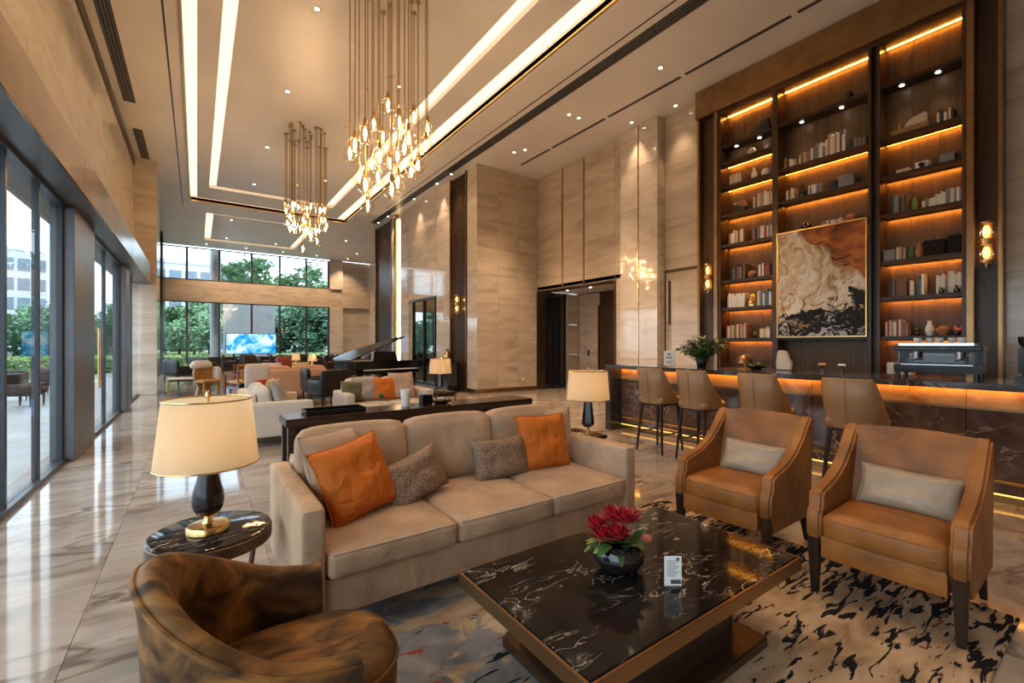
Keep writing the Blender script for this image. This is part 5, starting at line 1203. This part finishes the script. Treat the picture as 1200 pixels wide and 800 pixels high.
# grand piano
pn = thing('grand_piano', 'glossy black grand piano with raised lid by the stone pier', 'piano', (4.25, 13.0, 0), .25)
outl = [(-1.0, -.72), (1.0, -.72), (1.02, -.2), (.9, .15), (.6, .42), (.2, .55), (-.2, .72), (-.6, .78), (-.9, .70), (-1.0, .5)]
MB().prism(outl, .62, .98, 'xy').build('case', 'black_gloss', pn, .01)
lid = MB().prism([(x, y + .72) for x, y in outl[2:]] + [(-1.0, .3)], 0, .025, 'xy').build('lid', 'black_gloss', pn, loc=(0, -.72, 1.0)); lid.rotation_euler = (0, -.0, 0)
lid.location = (-1.0, 0, .99); lid.rotation_euler = (0, -.34, 0)
me = lid.data
for q in me.vertices: q.co.x += 1.0; q.co.y -= .72
MB().tube([(.45, .1, .98), (.40, .05, 1.48)], .012).build('lid_prop', 'brass', pn)
MB().box(-.9, .9, -.92, -.72, .66, .74).build('key_bed', 'black_gloss', pn, .006)
for i in range(30): MB().box(-.84 + i * .056, -.787 + i * .056, -.915, -.76, .74, .755).build('white_key', 'card_white', pn)
MB().prism([(-.4, 0), (.4, 0), (.34, .26), (-.34, .26)], -.01, .01, 'xz').build('music_stand', 'black_gloss', pn, loc=(0, -.55, .98), rot=(-.25, 0, 0))
for x, y in ((-.85, -.6), (.85, -.6), (-.5, .6)): MB().taper((x, y, 0), (x, y, .62), .07, .07, .12, .12).build('leg', 'black_gloss', pn, .006)
MB().box(-.08, .08, -.5, -.4, .08, .62).build('pedal_lyre', 'black_gloss', pn)
t = thing('piano_bench', 'black padded piano bench before the keyboard of the grand piano', 'bench', (4.55, 11.75, 0), .25); MB().rbox(0, 0, .46, .8, .36, .09, .03, 4, .01).build('seat', 'black_leather', t)
for sx in (-1, 1):
    for sy in (-1, 1): MB().taper((sx * .34, sy * .13, 0), (sx * .34, sy * .13, .43), .04, .04, .05, .05).build('leg', 'black_gloss', t)
# plinth with golden vase at the slatted niche, speaker tower by the pier
t = thing('display_plinth', 'dark display plinth holding a golden vase before the slatted niche', 'plinth', (6.35, 12.55, 0)); MB().box(-.2, .2, -.45, .45, .0, .06).build('foot', 'black_metal', t); MB().box(-.17, .17, -.4, .4, .06, .86).build('body', 'smoked_glass', t, .006); MB().box(-.2, .2, -.45, .45, .86, .9).build('top', 'black_marble', t, .004)
tag(MB().lathe([(.06, 0), (.1, .08), (.11, .2), (.07, .32), (.04, .36), (.06, .4), (.0001, .37)], 24).build('golden_vase', 'brass', None, loc=(6.33, 12.5, .9)), 'golden vase standing on the dark display plinth', 'vase')
# screen in front of the garden glazing
sx0, sx1 = x_on_y(265, YB - .35), x_on_y(323, YB - .35)
t = thing('display_screen', 'wide screen showing blue and white abstract picture before the garden glazing', 'screen', ((sx0 + sx1) / 2, YB - .35, 0)); hw = (sx1 - sx0) / 2
MB().box(-hw, hw, -.03, -.02, .92, 2.02).build('picture', 'screen', t); MB().box(-hw - .03, hw + .03, -.02, .05, .89, 2.05).build('housing', 'black_metal', t, .005)
for s in (-1, 1): MB().box(s * hw * .7 - .05, s * hw * .7 + .05, -.0, .04, .0, .9).build('stand_leg', 'black_metal', t)
MB().box(-hw * .9, hw * .9, -.2, .2, 0, .03).build('stand_foot', 'black_metal', t)
t = thing('low_partition', 'low dark wood partition under the wide screen', 'partition', (x_on_y(325, YB - 1.2), YB - 1.2, 0)); MB().box(-3.2, 3.2, -.12, .12, 0, .72).build('body', 'dark_wood', t, .005); MB().box(-3.22, 3.22, -.14, .14, .72, .76).build('cap', 'dark_wood', t, .004)

# ------------------------------------------------------------------ outside
gnd = struct('ground', MB().box(-90, 60, -30, 140, -.4, -.22), 'paving')
random.seed(3)
def foliage(name, rx, ry, rz_, n, s, seed):
    random.seed(seed); m = MB(); v = []; f = []
    cl = [(Vector((random.gauss(0, .42), random.gauss(0, .42), random.gauss(0, .38)))) for _ in range(22)]
    for i in range(n):
        c = random.choice(cl); p = c + Vector((random.gauss(0, .17), random.gauss(0, .17), random.gauss(0, .15)))
        p = Vector((p.x * rx, p.y * ry, p.z * rz_)); a = Vector((random.gauss(0, 1), random.gauss(0, 1), random.gauss(0, .6))).normalized(); b = a.orthogonal().normalized()
        q = s * random.uniform(.6, 1.3); k = len(v); v += [p - a * q, p + b * q * .45, p + a * q, p - b * q * .45]; f.append((k, k + 1, k + 2, k + 3))
    m.add(v, f); return m.mesh(name, smooth=False)
FA = foliage('foliage', 1.9, 1.9, 1.7, 5200, .17, 1); FB = foliage('foliage', 1.7, 1.7, 2.2, 5200, .17, 2)
FA.materials.append(MATS['leaf_tree']); FB.materials.append(MATS['leaf_deep'])
TM = MB().tube([(0, 0, -.25), (.05, 0, 1.2), (-.04, .05, 2.4), (.05, 0, 3.6)], [.13, .1, .09, .05], 8).tube([(-.02, .03, 2.0), (.5, .3, 3.0), (.8, .4, 3.6)], [.06, .04, .02], 6).tube([(-.02, .03, 1.8), (-.5, -.2, 2.8), (-.9, -.3, 3.4)], [.06, .04, .02], 6).mesh('trunk')
def tree(x, y, s, kind, label, group, dz=0):
    t = thing('garden_tree', label, 'tree', (x, y, -.2 + dz), random.uniform(0, 6), group); t.scale = (s,) * 3
    put('trunk', TM, 'bark', t); o = put('foliage', (FA, FB)[kind], None, t, (0, 0, 3.0)); o['kind'] = 'stuff'
for i, (px, d, s, k) in enumerate(((-30, 26, .8, 0), (5, 34, .8, 0), (20, 24, .62, 1), (36, 40, 1.0, 0), (52, 27, .8, 1), (66, 33, 1.05, 0), (84, 30, .8, 0), (105, 32, .9, 1), (125, 36, 1.0, 0), (-60, 20, .7, 1))):
    a, b = ray(px); tree(a * d, b * d, s, k, 'leafy garden tree seen through the tall side glazing', 'trees beyond the side glazing')
for i, (px, d, s, k) in enumerate(((194, 31, .85, 0), (211, 32, .88, 0), (228, 31, .85, 0), (245, 33, .95, 0), (202, 40, 1.15, 1), (235, 41, 1.15, 1))):
    a, b = ray(px); tree(a * d, b * d, s, k, 'rounded bright garden tree beyond the end windows next to the grey column', 'bright trees beyond the end windows')
for i, (px, d, s, k) in enumerate(((322, 37, 1.1, 1), (344, 37, 1.2, 1), (364, 37, 1.25, 1), (386, 37, 1.3, 1), (332, 46, 1.75, 0), (374, 46, 1.9, 0), (300, 52, 2.3, 0), (272, 52, 2.2, 0), (352, 58, 2.3, 1))):
    a, b = ray(px); tree(a * d, b * d, s, k, 'dense deep green garden tree beyond the end windows toward the stone pier', 'dense trees beyond the end windows')
HG = MB(); random.seed(9); v = []; f = []
for i in range(3200):
    p = Vector((random.uniform(-2, 2), random.uniform(-.5, .5), random.uniform(0, 1))); a = Vector((random.gauss(0, 1), random.gauss(0, 1), random.gauss(0, .6))).normalized(); b = a.orthogonal().normalized(); q = .12
    k = len(v); v += [p - a * q, p + b * q * .5, p + a * q, p - b * q * .5]; f.append((k, k + 1, k + 2, k + 3))
HG.add(v, f); HGM = HG.mesh('foliage', smooth=False); HGM.materials.append(MATS['leaf_hedge'])
def hedge(x, y, rz, label, group):
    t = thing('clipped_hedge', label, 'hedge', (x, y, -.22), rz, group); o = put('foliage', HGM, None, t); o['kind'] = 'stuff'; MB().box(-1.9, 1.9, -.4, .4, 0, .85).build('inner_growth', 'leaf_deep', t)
for px, d in ((5, 21), (30, 22.5), (55, 24), (80, 25.5)): a, b = ray(px); hedge(a * d, b * d, -.2, 'light green clipped hedge beyond the tall side glazing', 'hedges beyond the side glazing')
for px, d in ((189, 25.0), (213, 25.6), (240, 26.6), (330, 31.5), (356, 32.5), (383, 33.5), (200, 36.0), (236, 37)): a, b = ray(px); hedge(a * d, b * d, -.0, 'light green clipped hedge under the trees beyond the end windows', 'hedges beyond the end windows')
# grey canopy wall behind the screen
gw = struct('wall_garden', MB().box(x_on_y(262, 33.5), x_on_y(322, 33.5), 33.5, 33.8, -.2, 4.0), 'concrete_grey')
def office(px, d, w, h, n, label, dz=0, rz=.3):
    a, b = ray(px); t = thing('office_building', label, 'building', (a * d, b * d, -.3), rz)
    MB().box(-w / 2, w / 2, -5, 5, 0, h).build('wall', 'office_wall', t)
    fl = int(h / 3.2)
    for k in range(fl):
        for c in range(n):
            x0 = -w / 2 + w * (c + .12) / n; x1 = -w / 2 + w * (c + .88) / n
            MB().box(x0, x1, -5.08, -4.98, k * 3.2 + .9, k * 3.2 + 2.9).build('window', 'office_glass', t)
    MB().box(-w / 2 - .2, w / 2 + .2, -5.2, 5.2, h, h + .5).build('parapet', 'office_wall', t)
office(5, 75, 9, 17, 5, 'pale office tower rising over the trees beyond the side glazing')
office(34, 110, 5, 16, 3, 'slim grey office block far beyond the side glazing')
office(218, 70, 15, 13.5, 8, 'pale office building with rows of windows above the garden trees', rz=-.05)
# parked outdoor chairs on the terrace
random.seed(2)
for i, (px, d) in enumerate(((12, 13), (30, 12), (58, 15), (64, 18))):
    a, b = ray(px); lounge_chair('dark terrace armchair outside the tall side glazing', a * d, b * d, i * 1.3, 'black_leather', 'black_metal', group='terrace chairs outside the glazing', name='terrace_chair').location.z = -.22
